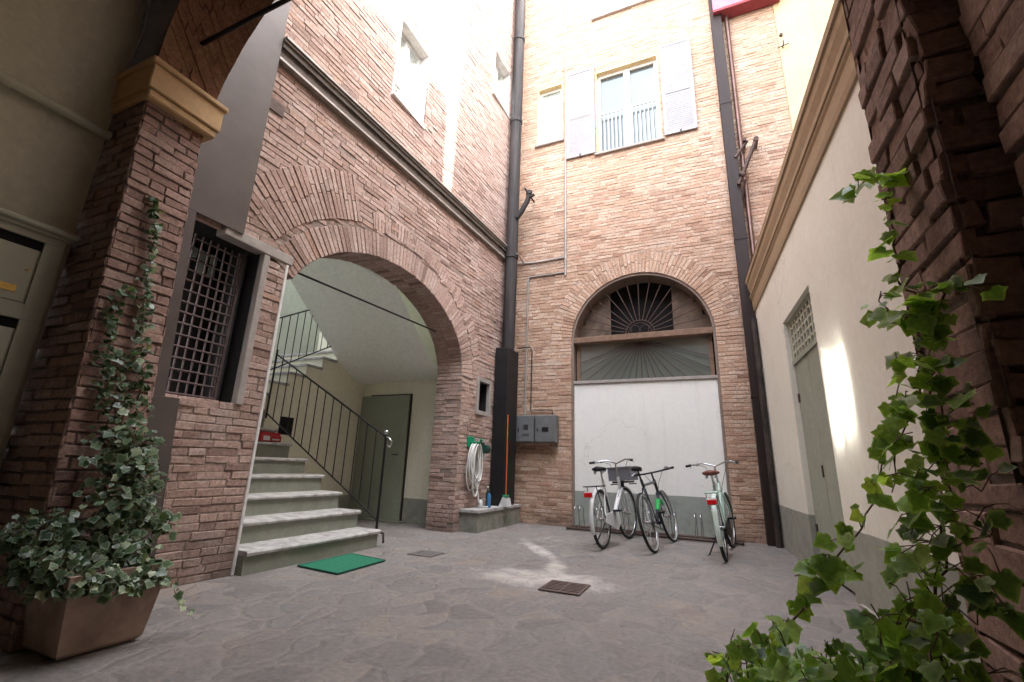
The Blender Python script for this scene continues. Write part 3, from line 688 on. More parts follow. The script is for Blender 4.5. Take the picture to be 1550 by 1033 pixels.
# ------------------------------------------------------------------ back building
bw = lambda s, z, d: (s, 8.4 - d, z)
back = thing('back_house', 'tall tan brick house with shutters and a fanlight arch, across the yard', 'building')
BC, BZ, BR = -1.14, 3.40, 1.31
bh = [('r', BC - BR, BC + BR, -1, BZ), ('r', -1.84, -0.52, 7.57, 9.78), ('r', -3.25, -2.64, 8.17, 9.8), ('r', -1.87, -0.5, 11.35, 13.0)]
mb = MB(bw)
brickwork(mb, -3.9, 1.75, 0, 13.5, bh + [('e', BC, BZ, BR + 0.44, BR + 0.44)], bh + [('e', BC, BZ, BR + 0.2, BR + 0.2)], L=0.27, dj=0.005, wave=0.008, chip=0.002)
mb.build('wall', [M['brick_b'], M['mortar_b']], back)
mb = MB(bw); ring(mb, BC, BZ, BR, BR, 0, 0.43, -0.02, PI + 0.02, (0, -0.2), rows=2, dj=0.005)
mb.build('arch_ring', [M['brick_b'], M['mortar_b']], back)
mb = MB(); mb.box(-4.6, 1.7, 9.2, 9.3, 0, 13.5); mb.box(-4.6, 1.7, 8.62, 9.2, 5.0, 5.1); mb.box(-2.9, -2.8, 8.5, 9.2, 0, 5); mb.box(.5, .6, 8.5, 9.2, 0, 5); mb.build('leak_blocker', M['void'], back)  # unseen backing added behind the brickwork to stop light leaks
mb = MB(); mb.box(1.752, 6, 8.38, 8.5, 0, 13.5); mb.build('plastered_wall', M['plaster_yellow'], back)
# plaster band round the inside of the arch
mb = MB(bw); n = 40; ri = BR - 0.045
def ap(r, th): return (BC + r * math.cos(th), BZ + r * math.sin(th))
out = [(BC + BR + 0.06, 0)] + [ap(BR + 0.06, PI * i / n) for i in range(n + 1)] + [(BC - BR - 0.06, 0)]
inn = [(BC + ri, 0)] + [ap(ri, PI * i / n) for i in range(n + 1)] + [(BC - ri, 0)]
for i in range(len(out) - 1):
    a, b, c_, d_ = out[i], out[i + 1], inn[i + 1], inn[i]
    mb.add([(a[0], a[1], -.03), (b[0], b[1], -.03), (c_[0], c_[1], -.03), (d_[0], d_[1], -.03), (c_[0], c_[1], -.45), (d_[0], d_[1], -.45)], [(0, 1, 2, 3), (3, 2, 4, 5)])
mb.build('arch_lining', M['lining'], back)
mb = MB(); mb.box(BC - BR, BC + BR, 8.46, 8.7, 0, 2.575); mb.build('infill_wall', M['plaster_recess'], back)
mb = MB(); mb.box(BC - ri - 0.01, BC + ri + 0.01, 8.425, 8.7, 2.578, 2.635, c=.006); mb.build('sill', M['stone'], back)
mb = MB(); mb.box(BC - ri + .005, BC + ri - .005, 8.41, 8.62, 3.385, 3.50, c=.008); mb.build('timber_beam', M['wood'], back)
mb = MB(); mb.box(BC - 1.24, BC + 1.24, 8.60, 8.61, 2.636, 3.384); mb.build('pane', M['glass_old'], back)
for xx in (BC - 1.24, BC + 1.17): mb = MB(); mb.box(xx, xx + .07, 8.56, 8.598, 2.636, 3.384); mb.build('timber_jamb', M['wood'], back)
mb = MB(); 
for i in range(-9, 10):
    x = BC - 1.25 + (i + 9.5) * 2.5 / 19
    h = math.sqrt(max(0.0, ri * ri - (x - BC) ** 2))
    if abs(x - BC) > 0.62 and h > 0.05: mb.box(x - 0.0645, x + 0.0645, 8.78, 8.80 + R(0, .006), 3.4, 3.42 + h, R(0, 1))
    if i == 0: mb.build('board_panel', M['wood_d'], back); mb = MB()
mb.build('board_panel', M['wood_d'], back)
mb = MB(); mb.box(BC - 1.4, BC + 1.4, 9.0, 9.02, 2.6, 4.9); mb.build('recess_shade', M['void'], back)  # black board stands in for the unlit depth behind the fanlight
mb = MB(); cx, cz, yb = BC, 3.52, 8.56
mb.tube([(cx + 0.27 * math.cos(PI * i / 16), yb, cz + 0.27 * math.sin(PI * i / 16)) for i in range(17)], 0.010, 6)
mb.tube([(cx + 0.22 * math.cos(PI * i / 16), yb, cz + 0.22 * math.sin(PI * i / 16)) for i in range(17)], 0.006, 6)
for i in range(1, 16):
    th = PI * i / 16; r1 = 1.24 if i % 2 else 1.1
    mb.tube([(cx + 0.27 * math.cos(th), yb, cz + 0.27 * math.sin(th)), (cx + r1 * math.cos(th), yb, cz + (r1 - .02) * math.sin(th) * 0.95)], 0.009, 6)
for sgn in (-1, 1):
    for c0, rr in ((0.09, 0.085), (0.2, 0.05)):
        mb.tube([(cx + sgn * (c0 + rr * math.cos(t * 0.5)), yb, cz + 0.09 + rr * math.sin(t * 0.5)) for t in range(13)], 0.005, 5)
mb.build('fan_grille', M['iron_rust'], back)
mb = MB()
for i in range(-8, 9):                                   # bars of the lower half, spreading downwards
    th = i * 0.16
    x1 = BC + math.tan(th) * 0.76
    if abs(th) > 1.0: x1 = BC + math.copysign(1.16, th); z1 = 3.36 - 1.16 / math.tan(abs(th))
    else: z1 = 2.65
    mb.tube([(BC + math.tan(th) * 0.05, 8.555, 3.36), (x1 if abs(x1 - BC) < 1.17 else BC + math.copysign(1.17, th), 8.555, z1 if abs(x1 - BC) < 1.17 else 3.36 - 1.17 / math.tan(abs(th)))], 0.008, 6)
mb.build('fan_grille', M['iron_rust'], back)

def window_b(x0, x1, z0, z1, two=True, glass='glass', dep=0.16):
    r_ = MB(); w = 0.02
    r_.box(x0 - w, x0, 8.397, 8.4 + dep, z0, z1); r_.box(x1, x1 + w, 8.397, 8.4 + dep, z0, z1); r_.box(x0 - w, x1 + w, 8.396, 8.4 + dep, z1, z1 + w)
    o = r_.build('window', M['reveal'], back)
    s_ = MB(); s_.box(x0 - 0.06, x1 + 0.06, 8.33, 8.4 + dep, z0 - 0.05, z0 - .001, c=.005); s_.build('sill', M['stone'], o)
    f = MB(); a, b = 8.4 + dep - 0.05, 8.4 + dep; t = 0.07
    f.box(x0, x0 + t, a, b, z0, z1); f.box(x1 - t, x1, a, b, z0, z1); f.box(x0 + t, x1 - t, a + .002, b, z0, z0 + t); f.box(x0 + t, x1 - t, a + .002, b, z1 - t, z1)
    if two: xm = (x0 + x1) / 2; f.box(xm - 0.07, xm + 0.07, a - 0.01, b, z0 + t, z1 - t)
    f.build('frame', M['white_frame'], o)
    p = MB(); p.box(x0, x1, b - 0.012, b + 0.01, z0, z1); p.build('pane', M[glass], o)
    return o
w1 = window_b(-1.84, -0.52, 7.6, 9.76)
rl = MB()
for i in range(15):
    x = -1.78 + i * 0.0857
    rl.box(x, x + 0.016, 8.43, 8.446, 7.62, 8.62)
rl.box(-1.83, -0.53, 8.425, 8.45, 8.62, 8.65); rl.build('balustrade', M['white_frame'], w1)
window_b(-3.24, -2.66, 8.2, 9.78, False, 'glass_pale'); window_b(-1.86, -0.5, 11.38, 12.95)
def shutter(x0, x1, z0, z1, par):
    s_ = MB(); y0, y1 = 8.335, 8.375
    s_.box(x0, x1, y0 + .012, y1 - .004, z0, z1)
    t = 0.07; zm = (z0 + z1) / 2 - 0.1
    for q in ((x0, x0 + t, z0, z1), (x1 - t, x1, z0, z1), (x0 + t, x1 - t, z0, z0 + t), (x0 + t, x1 - t, z1 - t, z1), (x0 + t, x1 - t, zm - .05, zm + .05)):
        s_.box(q[0], q[1], y0, y0 + .014, q[2], q[3])
    z = z0 + t + 0.015
    while z < z1 - t - 0.02:
        if abs(z - zm) > 0.07: s_.box(x0 + t, x1 - t, y0 + .008, y0 + .013, z, z + 0.03)
        z += 0.045
    o = s_.build('shutter', M['shutter'], par)
    h = MB(); h.box(x0 + 0.3, x0 + 0.33, y0 - .01, y0 - .001, z0 - 0.02, z0 + 0.05); h.build('shutter_catch', M['iron'], o)
shutter(-2.53, -1.88, 7.62, 9.95, w1); shutter(-0.45, 0.18, 7.62, 9.92, w1)
sl = MB(); sl.box(0.66, 1.86, 8.12, 8.197, 10.15, 10.75); sl.box(0.815, 1.86, 8.197, 8.37, 10.15, 10.75); o = sl.build('balcony_slab', M['pink'], back)
sl = MB(); sl.box(0.655, 1.865, 8.11, 8.19, 10.09, 10.148); sl.box(0.815, 1.865, 8.19, 8.37, 10.09, 10.148); sl.build('slab_edge', M['pink_dark'], o)
hk = MB(); hk.tube([(1.80, 8.39, 9.28), (1.80, 8.34, 9.28)], 0.03, 8); hk.tube([(1.8, 8.39, 9.0), (1.8, 8.3, 8.97), (1.8, 8.26, 9.04)], 0.012, 6); hk.tube([(1.7, 8.33, 8.96), (1.9, 8.33, 9.0)], 0.01, 6)
hk.build('wall_hook', M['iron_rust'], back)
place_root(back, (-1.14, 8.4, 0))

# ------------------------------------------------------------------ right building
def RX(y): return 0.79 + 0.06 * (8.3 - y)
right = thing('low_plastered_house', 'low cream plastered house with an ochre cornice, on the right', 'building')
mb = MB()
def rwq(ya, yb, za, zb, off=0): mb.quad((RX(ya) + off, ya, za), (RX(yb) + off, yb, za), (RX(yb) + off, yb, zb), (RX(ya) + off, ya, zb))
DY0, DY1, DZ = 5.06, 6.36, 2.86
rwq(1.86, DY0, 0, 3.7); rwq(DY1, 8.36, 0, 3.7); rwq(DY0, DY1, DZ, 3.7)
for y in (DY0, DY1): mb.quad((RX(y), y, 0), (RX(y) + .15, y, 0), (RX(y) + .15, y, DZ), (RX(y), y, DZ))
mb.quad((RX(DY0), DY0, DZ), (RX(DY1), DY1, DZ), (RX(DY1) + .15, DY1, DZ), (RX(DY0) + .15, DY0, DZ))
mb.build('wall', M['plaster_right'], right)
mb = MB(); pr = [(0.002, 3.64), (-0.02, 3.645), (-0.03, 3.70), (-0.035, 3.82), (-0.05, 3.845), (-0.052, 3.87), (-0.065, 3.875), (-0.068, 3.90), (-0.045, 3.91), (-0.048, 3.97), (-0.075, 4.05), (-0.082, 4.12), (-0.10, 4.13), (-0.105, 4.19), (0.0, 4.22)]
ys = [1.86 + (8.22 - 1.86) * i / 10 for i in range(11)]
vs = [(RX(y) + p[0], y, p[1]) for y in ys for p in pr]; n = len(pr)
mb.add(vs, [(i * n + k, i * n + k + 1, (i + 1) * n + k + 1, (i + 1) * n + k) for i in range(10) for k in range(n - 1)] + [tuple(10 * n + k for k in range(n))])
mb.build('cornice', M['cornice'], right)
mb = MB(); mb.add([(0.68, 8.36, 4.222), (1.1, 1.86, 4.222), (3.45, 1.86, 5.0), (3.45, 8.36, 5.0)], [(0, 1, 2, 3)]); mb.build('roof', M['tile_roof'], right)
dx = lambda y, o: RX(y) + o
mb = MB(); 
mb.xf = lambda s, z, d: (RX(s) + 0.06 - d, s, z)
for a, b in ((DY0 + .01, 5.70), (5.712, DY1 - .01)): mb.box(a, b, 0.03, 2.30, -0.03, 0.0, c=0.003)
mb.box(DY0 + .01, DY1 - .01, 2.30, 2.36, -0.03, 0.018, c=0.003); mb.box(DY0 + .01, DY1 - .01, 2.80, DZ, -0.03, 0.01)
mb.box(DY1 - .07, DY1 - .01, 2.36, 2.8, -.03, .01); mb.box(DY0 + .01, DY0 + .06, 2.36, 2.8, -.03, .01)
dro = mb.build('door', M['door_green'], right)
vg = MB(mb.xf)
for i in range(9): y = DY0 + 0.12 + i * 0.135; vg.box(y, y + 0.022, 2.36, 2.8, -0.01, 0.012)
for i in range(4): z = 2.43 + i * 0.1; vg.box(DY0 + .06, DY1 - .07, z, z + 0.02, -0.012, 0.006)
vg.build('vent_grille', M['cabinet_l'], dro)
vg = MB(mb.xf); vg.box(DY0, DY1, 2.3, 2.86, -0.09, -0.08); vg.build('vent_opening', M['void'], dro)
for nm, q in (('door_latch', (5.73, 5.76, 1.0, 1.12)), ('hinge', (6.28, 6.34, .4, .5)), ('hinge', (6.28, 6.34, 1.85, 1.95))): vg = MB(mb.xf); vg.box(*q, 0, 0.012); vg.build(nm, M['iron_rust'], dro)
place_root(right, (1.0, 5.0, 0))
mb = MB(); mb.add([(RX(4.9), 4.9, 0.004), (RX(2.4), 2.4, 0.004), (RX(2.4) - .035, 2.4, 0.004), (RX(4.9) - .025, 4.9, 0.004), (RX(4.9), 4.9, .03), (RX(2.4), 2.4, .035), (RX(2.4) - .035, 2.4, .03), (RX(4.9) - .025, 4.9, .025)], [(3, 2, 6, 7), (7, 6, 5, 4), (0, 3, 7, 4)])
tag(mb.build('kerb_strip', M['stone']), 'narrow stone strip at the foot of the cream wall', 'kerb')

# ------------------------------------------------------------------ archway we look through
arch = thing('brick_archway', 'dark brick archway framing the yard in the foreground', 'archway')
Y0, Y1 = 1.43, 1.85
pxl = lambda z: -3.36 - 0.085 * z
mb = MB(lambda s, z, d: (pxl(z) + d, s, z)); brickwork(mb, Y0, Y1, 0, 3.56, L=0.25, dj=0.008, rough=0.006, pitch=0.070, joint=0.011, md=-0.012)
mb.xf = lambda s, z, d: (pxl(z) - s, Y0 - d, z); brickwork(mb, 0.0, 0.75, 0, 3.56, L=0.26, dj=0.008, rough=0.006, pitch=0.072, joint=0.014, md=-0.014)
mb.xf = lambda s, z, d: (pxl(z) - s, Y1 + d, z); brickwork(mb, 0.0, 0.7, 0, 3.56, L=0.26, dj=0.006, pitch=0.072)
pil = mb.build('pillar', [M['brick_p'], M['mortar_d']], arch)
mb = MB(); mb.box(-4.15, -3.575, 1.385, 1.925, 3.60, 3.80, c=0.008); mb.box(-4.15, -3.59, 1.40, 1.91, 3.53, 3.598, c=0.012); mb.box(-4.15, -3.555, 1.365, 1.945, 3.802, 3.85, c=0.01)
mb.build('impost', M['impost'], arch)
# right pier
PX = 0.625
mb = MB(lambda s, z, d: (PX - d, s, z)); brickwork(mb, Y0, Y1, 0, 3.9, L=0.30, dj=0.012, rough=0.009, pitch=0.078, joint=0.011, md=-0.014, chip=0.01, wave=0.012)
mb.xf = lambda s, z, d: (PX + s, Y0 - d, z); brickwork(mb, 0.0, 0.45, 0, 3.9, L=0.24, dj=0.022, rough=0.012, pitch=0.078, joint=0.016, md=-0.03, chip=0.02, wave=0.012)
mb.xf = lambda s, z, d: (PX + s, Y1 + d, z); brickwork(mb, 0.0, 0.5, 0, 3.9, L=0.28, pitch=0.078)
mb.build('pier', [M['brick_d'], M['mortar_d']], arch)
# arch barrel, splayed
ax, ar = -1.52, 2.145
mb = MB(); n = 96
def A(th, cz, r=ar): return (ax - r * math.cos(th), cz + r * math.sin(th))
for i in range(n):
    a, b = PI * i / n + .0005, PI * (i + 1) / n - .0012
    cuts = [Y0, Y0 + R(.08, .34), Y1]
    for k in range(2):
        ya, yb = cuts[k] + (.004 if k else 0), cuts[k + 1] - (.004 if not k else 0)
        def P(th, y, o=0): cz = 3.9 + (3.3 - 3.9) * (y - Y0) / (Y1 - Y0); q = A(th, max(cz, 3.3)); q = A(th, cz, ar + o); return (q[0], y, q[1])
        jj = R(-.006, .006)
        mb.add([P(a, ya, jj), P(b, ya, jj), P(b, yb, jj), P(a, yb, jj), P(a, ya, .03), P(b, ya, .03), P(b, yb, .03), P(a, yb, .03)],
               [(0, 1, 2, 3), (0, 1, 5, 4), (1, 2, 6, 5), (2, 3, 7, 6), (3, 0, 4, 7)], R(0, 1))
for y, cz in ((Y0, 3.9), (Y1, 3.3)):                      # faces above the arch
    for i in range(n):
        a, b = A(PI * i / n, cz, ar + .012), A(PI * (i + 1) / n, cz, ar + .012)
        mb.add([(a[0], y, a[1]), (b[0], y, b[1]), (b[0], y, 7.6), (a[0], y, 7.6)], [(0, 1, 2, 3)], R(.2, .6), 1)
    mb.add([(-4.3, y, 3.5), (A(0, cz, ar + .012)[0], y, 3.5), (A(0, cz, ar + .012)[0], y, 7.6), (-4.3, y, 7.6)], [(0, 1, 2, 3)], .4, 1)
    mb.add([(A(PI, cz, ar + .012)[0], y, 3.0), (3.4, y, 3.0), (3.4, y, 7.6), (A(PI, cz, ar + .012)[0], y, 7.6)], [(0, 1, 2, 3)], .4, 1)
mb.add([(-4.3, Y0, 7.6), (3.4, Y0, 7.6), (3.4, Y1, 7.6), (-4.3, Y1, 7.6)], [(0, 1, 2, 3)], .4, 1)
for i in range(n):
    th0_, th1_ = PI * i / n, PI * (i + 1) / n
    a, b = A(th0_, 3.9, ar + .012), A(th1_, 3.9, ar + .012); c_, d_ = A(th1_, 3.3, ar + .012), A(th0_, 3.3, ar + .012)
    mb.add([(a[0], Y0, a[1]), (b[0], Y0, b[1]), (c_[0], Y1, c_[1]), (d_[0], Y1, d_[1])], [(0, 1, 2, 3)], .4, 1)
mb.build('arch_barrel', [M['intrados'], M['mortar_d']], arch)
mb = MB(); mb.box(1.07, 3.4, 1.44, 1.84, 0, 3.9); mb.build('pier_core', M['plaster_grey'], arch)
mb = MB(); q = at(310, 62, 1.64); mb.tube([q + Vector((-.12, 0, -.02)), (0.75, 1.64, q.z + 0.02)], 0.018, 8)
mb.build('tie_rod', M['iron'], arch)
place_root(arch, (-1.5, 1.64, 0))

# passage behind the camera
ps = thing('covered_passage', 'dim covered passage with grey green plaster walls behind the archway', 'passage')
mb = MB(); mb.box(-4.2, -4.06, -6, 1.42, 0, 7.0); mb.build('wall', M['plaster_passage'], ps)
mb = MB(lambda s, z, d: (0.735 - d, s, z)); brickwork(mb, -1.5, 1.40, 0, 4.6, L=0.28, dj=0.012, pitch=0.078, rough=0.008, md=-.02)
mb.build('wall', [M['brick_d'], M['mortar_d']], ps)
mb = MB(); mb.box(0.77, 1.0, -6, 1.40, 0, 7.0); mb.box(-4.2, 1.0, -6.1, -6, 0, 7)
mb.build('wall', M['plaster_passage'], ps)
mb = MB(); mb.box(-4.2, 1.0, -6.1, 1.42, 6.3, 6.4); mb.build('ceiling', M['ceil'], ps)
place_root(ps, (-1.5, -2, 0))

# ------------------------------------------------------------------ unseen blocks added to the east to shape the sunlight
AZS, ELS = math.radians(-0.8), math.radians(46.5)
SUN = Vector((math.cos(ELS) * math.cos(AZS), math.cos(ELS) * math.sin(AZS), math.sin(ELS)))
XO = 3.6
def occ(y, z):                                           # point of the left wall carried up the sun's ray to x = XO
    x = LX(y); t = (XO - x) / SUN.x
    return (y + SUN.y * t, z + SUN.z * t)
nb = thing('sun_blockers', 'unseen blocks added beyond the low roof to shape the sunlight', 'building')
def occ_block(pts, name, mat):
    m = MB(); top = [occ(*p) for p in pts]
    m.prism([(top[0][0], 0)] + top + [(top[-1][0], 0)], XO, XO + 3.0, 0); m.build(name, mat, nb)
occ_block([(-2, 7.27), (3.6, 7.27), (4.19, 7.29), (4.19, 7.285), (4.20, 7.02), (5.0, 6.80), (5.02, 7.25), (5.18, 7.22), (5.52, 7.15), (5.56, 6.72), (5.60, 5.42)], 'sun_block', M['plaster_grey'])  # outline cut to the sunlit area, notched so sun reaches the window glass
occ_block([(5.60, 5.40), (5.84, 5.40)], 'low_sun_block', M['plaster_grey'])
occ_block([(5.84, 5.40), (5.86, 6.9), (5.91, 7.78), (5.95, 10.0), (6.0, 13.4), (10.5, 13.4)], 'sun_block', M['plaster_grey'])
place_root(nb, (5, 5, 0))

# ------------------------------------------------------------------ pipes
def grp(name, label, cat, group=None): return thing(name, label, cat, group)
m = MB(); px_, py_ = -3.565, 7.86
m.tube([(px_, py_, 3.15), (px_, py_, 13.4)], 0.125, 20)
dp = tag(m.build('drainpipe', M['pipe_black']), 'thick weathered black drainpipe running up the brick corner', 'pipe')
for z in (5.2, 8.55, 10.9):
    m = MB(); m.tube([(px_, py_, z - .05), (px_, py_, z + .05)], 0.14, 20); m.build('pipe_collar', M['pipe_black'], dp)
m = MB(); m.tube([(px_ + .1, py_ - .04, 6.05), (px_ + .2, py_ - .02, 6.2), (px_ + 0.33, py_, 6.45), (px_ + 0.36, py_, 6.6)], 0.055, 12)
m.tube([(px_ + .36, py_, 6.58), (px_ + .36, py_, 6.66)], 0.07, 12); m.tube([(px_ + .30, py_, 6.5), (px_ + .48, py_ + .0, 6.56)], 0.03, 8); m.tube([(px_ + .28, py_ + .5, 6.72), (px_ + .28, py_ - .05, 6.72)], 0.02, 8)
m.build('pipe_branch', M['pipe_black'], dp)
m = MB(); m.box(-3.72, -3.45, 7.62, 8.12, 0.34, 3.2, c=0.01)
tag(m.build('pipe_casing', M['casing']), 'tall black boxed casing round the foot of the corner drainpipe', 'casing')
m = MB(); m.box(0.605, 0.80, 8.2, 8.385, 0, 13.3, c=.006)
du = tag(m.build('square_duct', M['duct']), 'square dark brown duct rising beside the fanlight arch', 'duct')
for z in (2.2, 5.0, 7.9): 
    m = MB(); m.box(0.598, 0.807, 8.193, 8.385, z, z + .05); m.build('duct_joint', M['duct'], du)
m = MB(); m.tube([(0.90, 8.3, 10.1), (0.89, 8.31, 7.0), (0.88, 8.31, 4.3), (0.86, 8.25, 3.9), (0.86, 8.25, 0.02)], 0.04, 12)
cp = tag(m.build('downpipe', M['copper']), 'slim brown downpipe right of the square duct', 'pipe')
m = MB(); m.box(0.81, 0.90, 8.14, 8.19, 0, 2.6); m.tube([(.745, 8.1, 0), (.745, 8.1, 2.9), (.75, 8.16, 3.5)], 0.045, 10)
tag(m.build('tarred_pipe', M['duct_tar']), 'black tarred pipe in the corner beside the cream wall', 'pipe')
m = MB(); b1, b2 = (0.76, 8.2, 6.0), (1.1, 8.2, 6.85)
m.tube([(0.76, 8.15, 6.05), (1.12, 8.15, 6.9)], 0.035, 8); m.tube([(0.76, 8.2, 6.65), (0.98, 8.2, 6.95)], 0.03, 8); m.tube([(0.78, 8.3, 5.75), (0.86, 8.1, 6.1)], 0.03, 8)
m.tube([(1.12, 8.39, 6.93), (1.12, 8.1, 6.9)], 0.045, 8); m.tube([(0.94, 8.39, 6.97), (0.94, 8.12, 6.95)], 0.03, 8); m.tube([(0.80, 8.12, 6.25), (0.87, 8.12, 6.2)], 0.05, 10)
tag(m.build('iron_bracket', M['iron_rust']), 'rusty iron bracket arm crossing the slim brown downpipe', 'bracket')
def bwp(px, py): return at(px, py, 8.37)
m = MB(); m.tube([(-2.56, 8.37, 4.85), (-2.56, 8.37, 13.3)], 0.022, 8)
tag(m.build('conduit', M['conduit']), 'pale vertical conduit running up between the small window and shutter', 'conduit')
m = MB(); m.tube([(-3.7, 8.37, 5.28), (-3.2, 8.37, 5.24), (-2.58, 8.37, 5.26)], 0.02, 8); m.tube([(px_ + .16, py_ - .1, 5.2), (px_ + .1, py_ + .1, 5.27), (-3.5, 8.37, 5.28)], 0.014, 8)
tag(m.build('conduit', M['conduit']), 'short horizontal pale conduit joining the drainpipe to the vertical one', 'conduit')
m = MB(); m.tube([(-2.58, 8.375, 4.92), (-3.35, 8.375, 4.92), (-3.38, 8.375, 4.88), (-3.39, 8.375, 2.0)], 0.020, 8)
tag(m.build('conduit', M['plaster_grey']), 'grey conduit dropping from above the arch to the meter boxes', 'conduit')
m = MB(); m.tube([(-3.55, 8.36, 3.36), (-3.3, 8.36, 3.37), (-3.26, 8.36, 3.3), (-3.26, 8.36, 2.10), (-2.82, 8.36, 2.08), (-2.8, 8.36, 1.99)], 0.012, 8)
tag(m.build('cable', M['black']), 'black cable bending down to the grey meter boxes', 'cable')
for (a, b, lab, ln) in ((-3.50, -3.13, 'left grey meter box, larger vent pattern on its door', True), (-3.11, -2.69, 'right grey meter box with a small dark window', False)):
    t = thing('meter_box', lab, 'meter box', 'grey meter boxes on the brick wall')
    m = MB(); m.box(a, b, 8.20, 8.385, 1.46, 1.97, c=.008); m.build('housing', M['meter'], t)
    m = MB(); m.box(a + .015, b - .015, 8.188, 8.199, 1.475, 1.955, c=.003); m.build('door', M['meter'], t)
    m = MB(); m.box(a + .05, a + .07, 8.18, 8.187, 1.66, 1.72); m.build('latch', M['black'], t)
    m = MB()
    if ln:
        for k in range(5): m.box(a + .16, a + .26, 8.184, 8.187, 1.70 + k * .02, 1.708 + k * .02)
        for k in range(2): m.box(a + .14, a + .28, 8.184, 8.187, 1.58 + k * .03, 1.588 + k * .03)
    else: m.box(a + .15, a + .28, 8.182, 8.187, 1.66, 1.74)
    m.build('vent', M['black'], t)
    place_root(t, ((a + b) / 2, 8.3, 1.46))

# ------------------------------------------------------------------ corner bench and things on it
m = MB()
m.prism([(-3.80, 6.72), (-3.46, 6.70), (-3.44, 8.38), (-3.72, 8.38)], 0, 0.29, 2)
bn = tag(m.build('stone_plinth', plaster('mossy_grey_stone', (0.26, 0.255, 0.215), (0.13, 0.14, 0.10), 0.8, bump=0.6, scale=7)), 'low mossy stone plinth below the coiled hose', 'plinth')
m = MB(); m.prism([(-3.80, 6.69), (-3.435, 6.67), (-3.42, 8.38), (-3.71, 8.38)], 0.292, 0.335, 2); m.build('top_slab', M['marble'], bn)
ho = thing('coiled_hose', 'white garden hose coiled on a green wall hanger', 'hose')
m = MB()
for k in range(11):
    w = R(.10, .15); h = R(.28, .42); yc = 6.93 + R(-.03, .03); xx = LX(6.93) + 0.06 + k * 0.011; tl = R(-.12, .12)
    zt = 1.36
    m.tube([(xx + R(-.004, .004), yc + w * math.sin(t * 2 * PI / 20) * (1 + .25 * math.cos(t * 2 * PI / 20 + 2)) + tl * (h - h * math.cos(t * 2 * PI / 20)) * .5, zt - h + h * math.cos(t * 2 * PI / 20)) for t in range(20)], 0.011, 7, closed=True)
m.tube([(LX(6.9) + .12, 6.93, 0.75), (LX(6.9) + .16, 6.97, 0.6), (LX(6.9) + .18, 6.98, 0.45), (LX(6.9) + .2, 7.05, .36), (LX(6.9) + .25, 7.2, .35)], 0.011, 7)
m.build('hose_coil', M['hosew'], ho)
m = MB(); xx = LX(6.9)
m.tube([(xx - .01, 6.9, 1.38), (xx + .2, 6.9, 1.37), (xx + .24, 6.88, 1.43)], 0.02, 8); m.box(xx, xx + .03, 6.80, 7.02, 1.30, 1.47, c=.005); m.build('hanger', M['green_p'], ho)
m = MB(); m.tube([(xx + .17, 7.08, 1.28), (xx + .17, 7.22, 1.28)], .075, 14); m.build('nozzle_holder', M['dgreen_p'], ho)
place_root(ho, (-3.7, 6.93, 0.7))
def bottle(x, y, h, r, mat, label, cap='white_p'):
    t = thing('bottle', label, 'bottle'); m = MB(); z = .336
    m.lathe([(r * .9, z), (r, z + .01), (r, z + h * .68), (r * .45, z + h * .82), (r * .4, z + h * .9)], x, y, 14); m.build('body', M[mat], t)
    m = MB(); m.lathe([(r * .5, z + h * .9), (r * .5, z + h)], x, y, 12); m.build('cap', M[cap], t); place_root(t, (x, y, z))
bottle(-3.53, 7.22, 0.27, 0.035, 'blue_p', 'blue spray bottle standing on the stone plinth', 'black')
bottle(-3.60, 7.05, 0.16, 0.04, 'white_p', 'small white bottle on the plinth under the hose', 'dgreen_p')
bottle(-3.62, 7.34, 0.33, 0.03, 'dgreen_p', 'tall dark green bottle behind the blue spray bottle')
t = thing('broom', 'broom with orange handle leaning on the black casing', 'broom'); m = MB()
m.tube([(-3.42, 7.66, .50), (-3.425, 7.64, 1.92)], 0.012, 8); m.build('handle', M['orange'], t)
m = MB(); m.prism([(-3.52, .337), (-3.35, .337), (-3.38, .47), (-3.45, .49)], 7.58, 7.76, 1); m.build('brush_head', M['white_p'], t)
m = MB(); m.box(-3.46, -3.38, 7.60, 7.72, .491, .525, c=.004); m.build('socket', M['green_p'], t); place_root(t, (-3.42, 7.66, .34))

# ------------------------------------------------------------------ mat, drain, access cover
m = MB(); P = [(-3.80, 3.62), (-3.24, 3.56), (-3.27, 4.27), (-3.80, 4.36)]
m.prism(P, 0.004, 0.016, 2); m2 = NT('green_mat'); 
m2.col(m2.mix(m2.ramp(m2.noise(60, 3), [(0.35, 0.0), (0.65, 1.0)]), (0.006, 0.10, 0.055), (0.015, 0.21, 0.11))); m2.rough(0.8); m2.bump(m2.noise(160, 2), 0.6, 0.006)
mt = tag(m.build('door_mat', m2.m), 'bright green mat on the paving at the foot of the stairs', 'mat')
m = MB()
for i in range(4): a, b = P[i], P[(i + 1) % 4]; m.tube([(a[0], a[1], .014), (b[0], b[1], .014)], 0.007, 6)
m.build('mat_edge', simple('dark_green_edge', (0.004, 0.08, 0.05), 0.8), mt)
dg = thing('drain_grate', 'rusty iron drain grate in the middle of the paving', 'drain'); m = MB()
def dgp(u, v): return (-1.30 + u, 4.21 + v)
m.box(-1.47, -1.45, 4.02, 4.40, .004, .014); m.box(-1.13, -1.11, 4.02, 4.40, .004, .014); m.box(-1.45, -1.13, 4.02, 4.04, .004, .014); m.box(-1.45, -1.13, 4.38, 4.40, .004, .014); m.box(-1.3, -1.28, 4.04, 4.38, .004, .013)
m.build('frame', M['grate'], dg)
m = MB()
for i in range(7): m.box(-1.45, -1.13, 4.05 + i * .049, 4.079 + i * .049, .004, .012)
m.build('bars', M['grate'], dg); m = MB(); m.box(-1.45, -1.13, 4.04, 4.38, .002, .004); m.build('sump', M['void'], dg); place_root(dg, (-1.29, 4.21, 0))
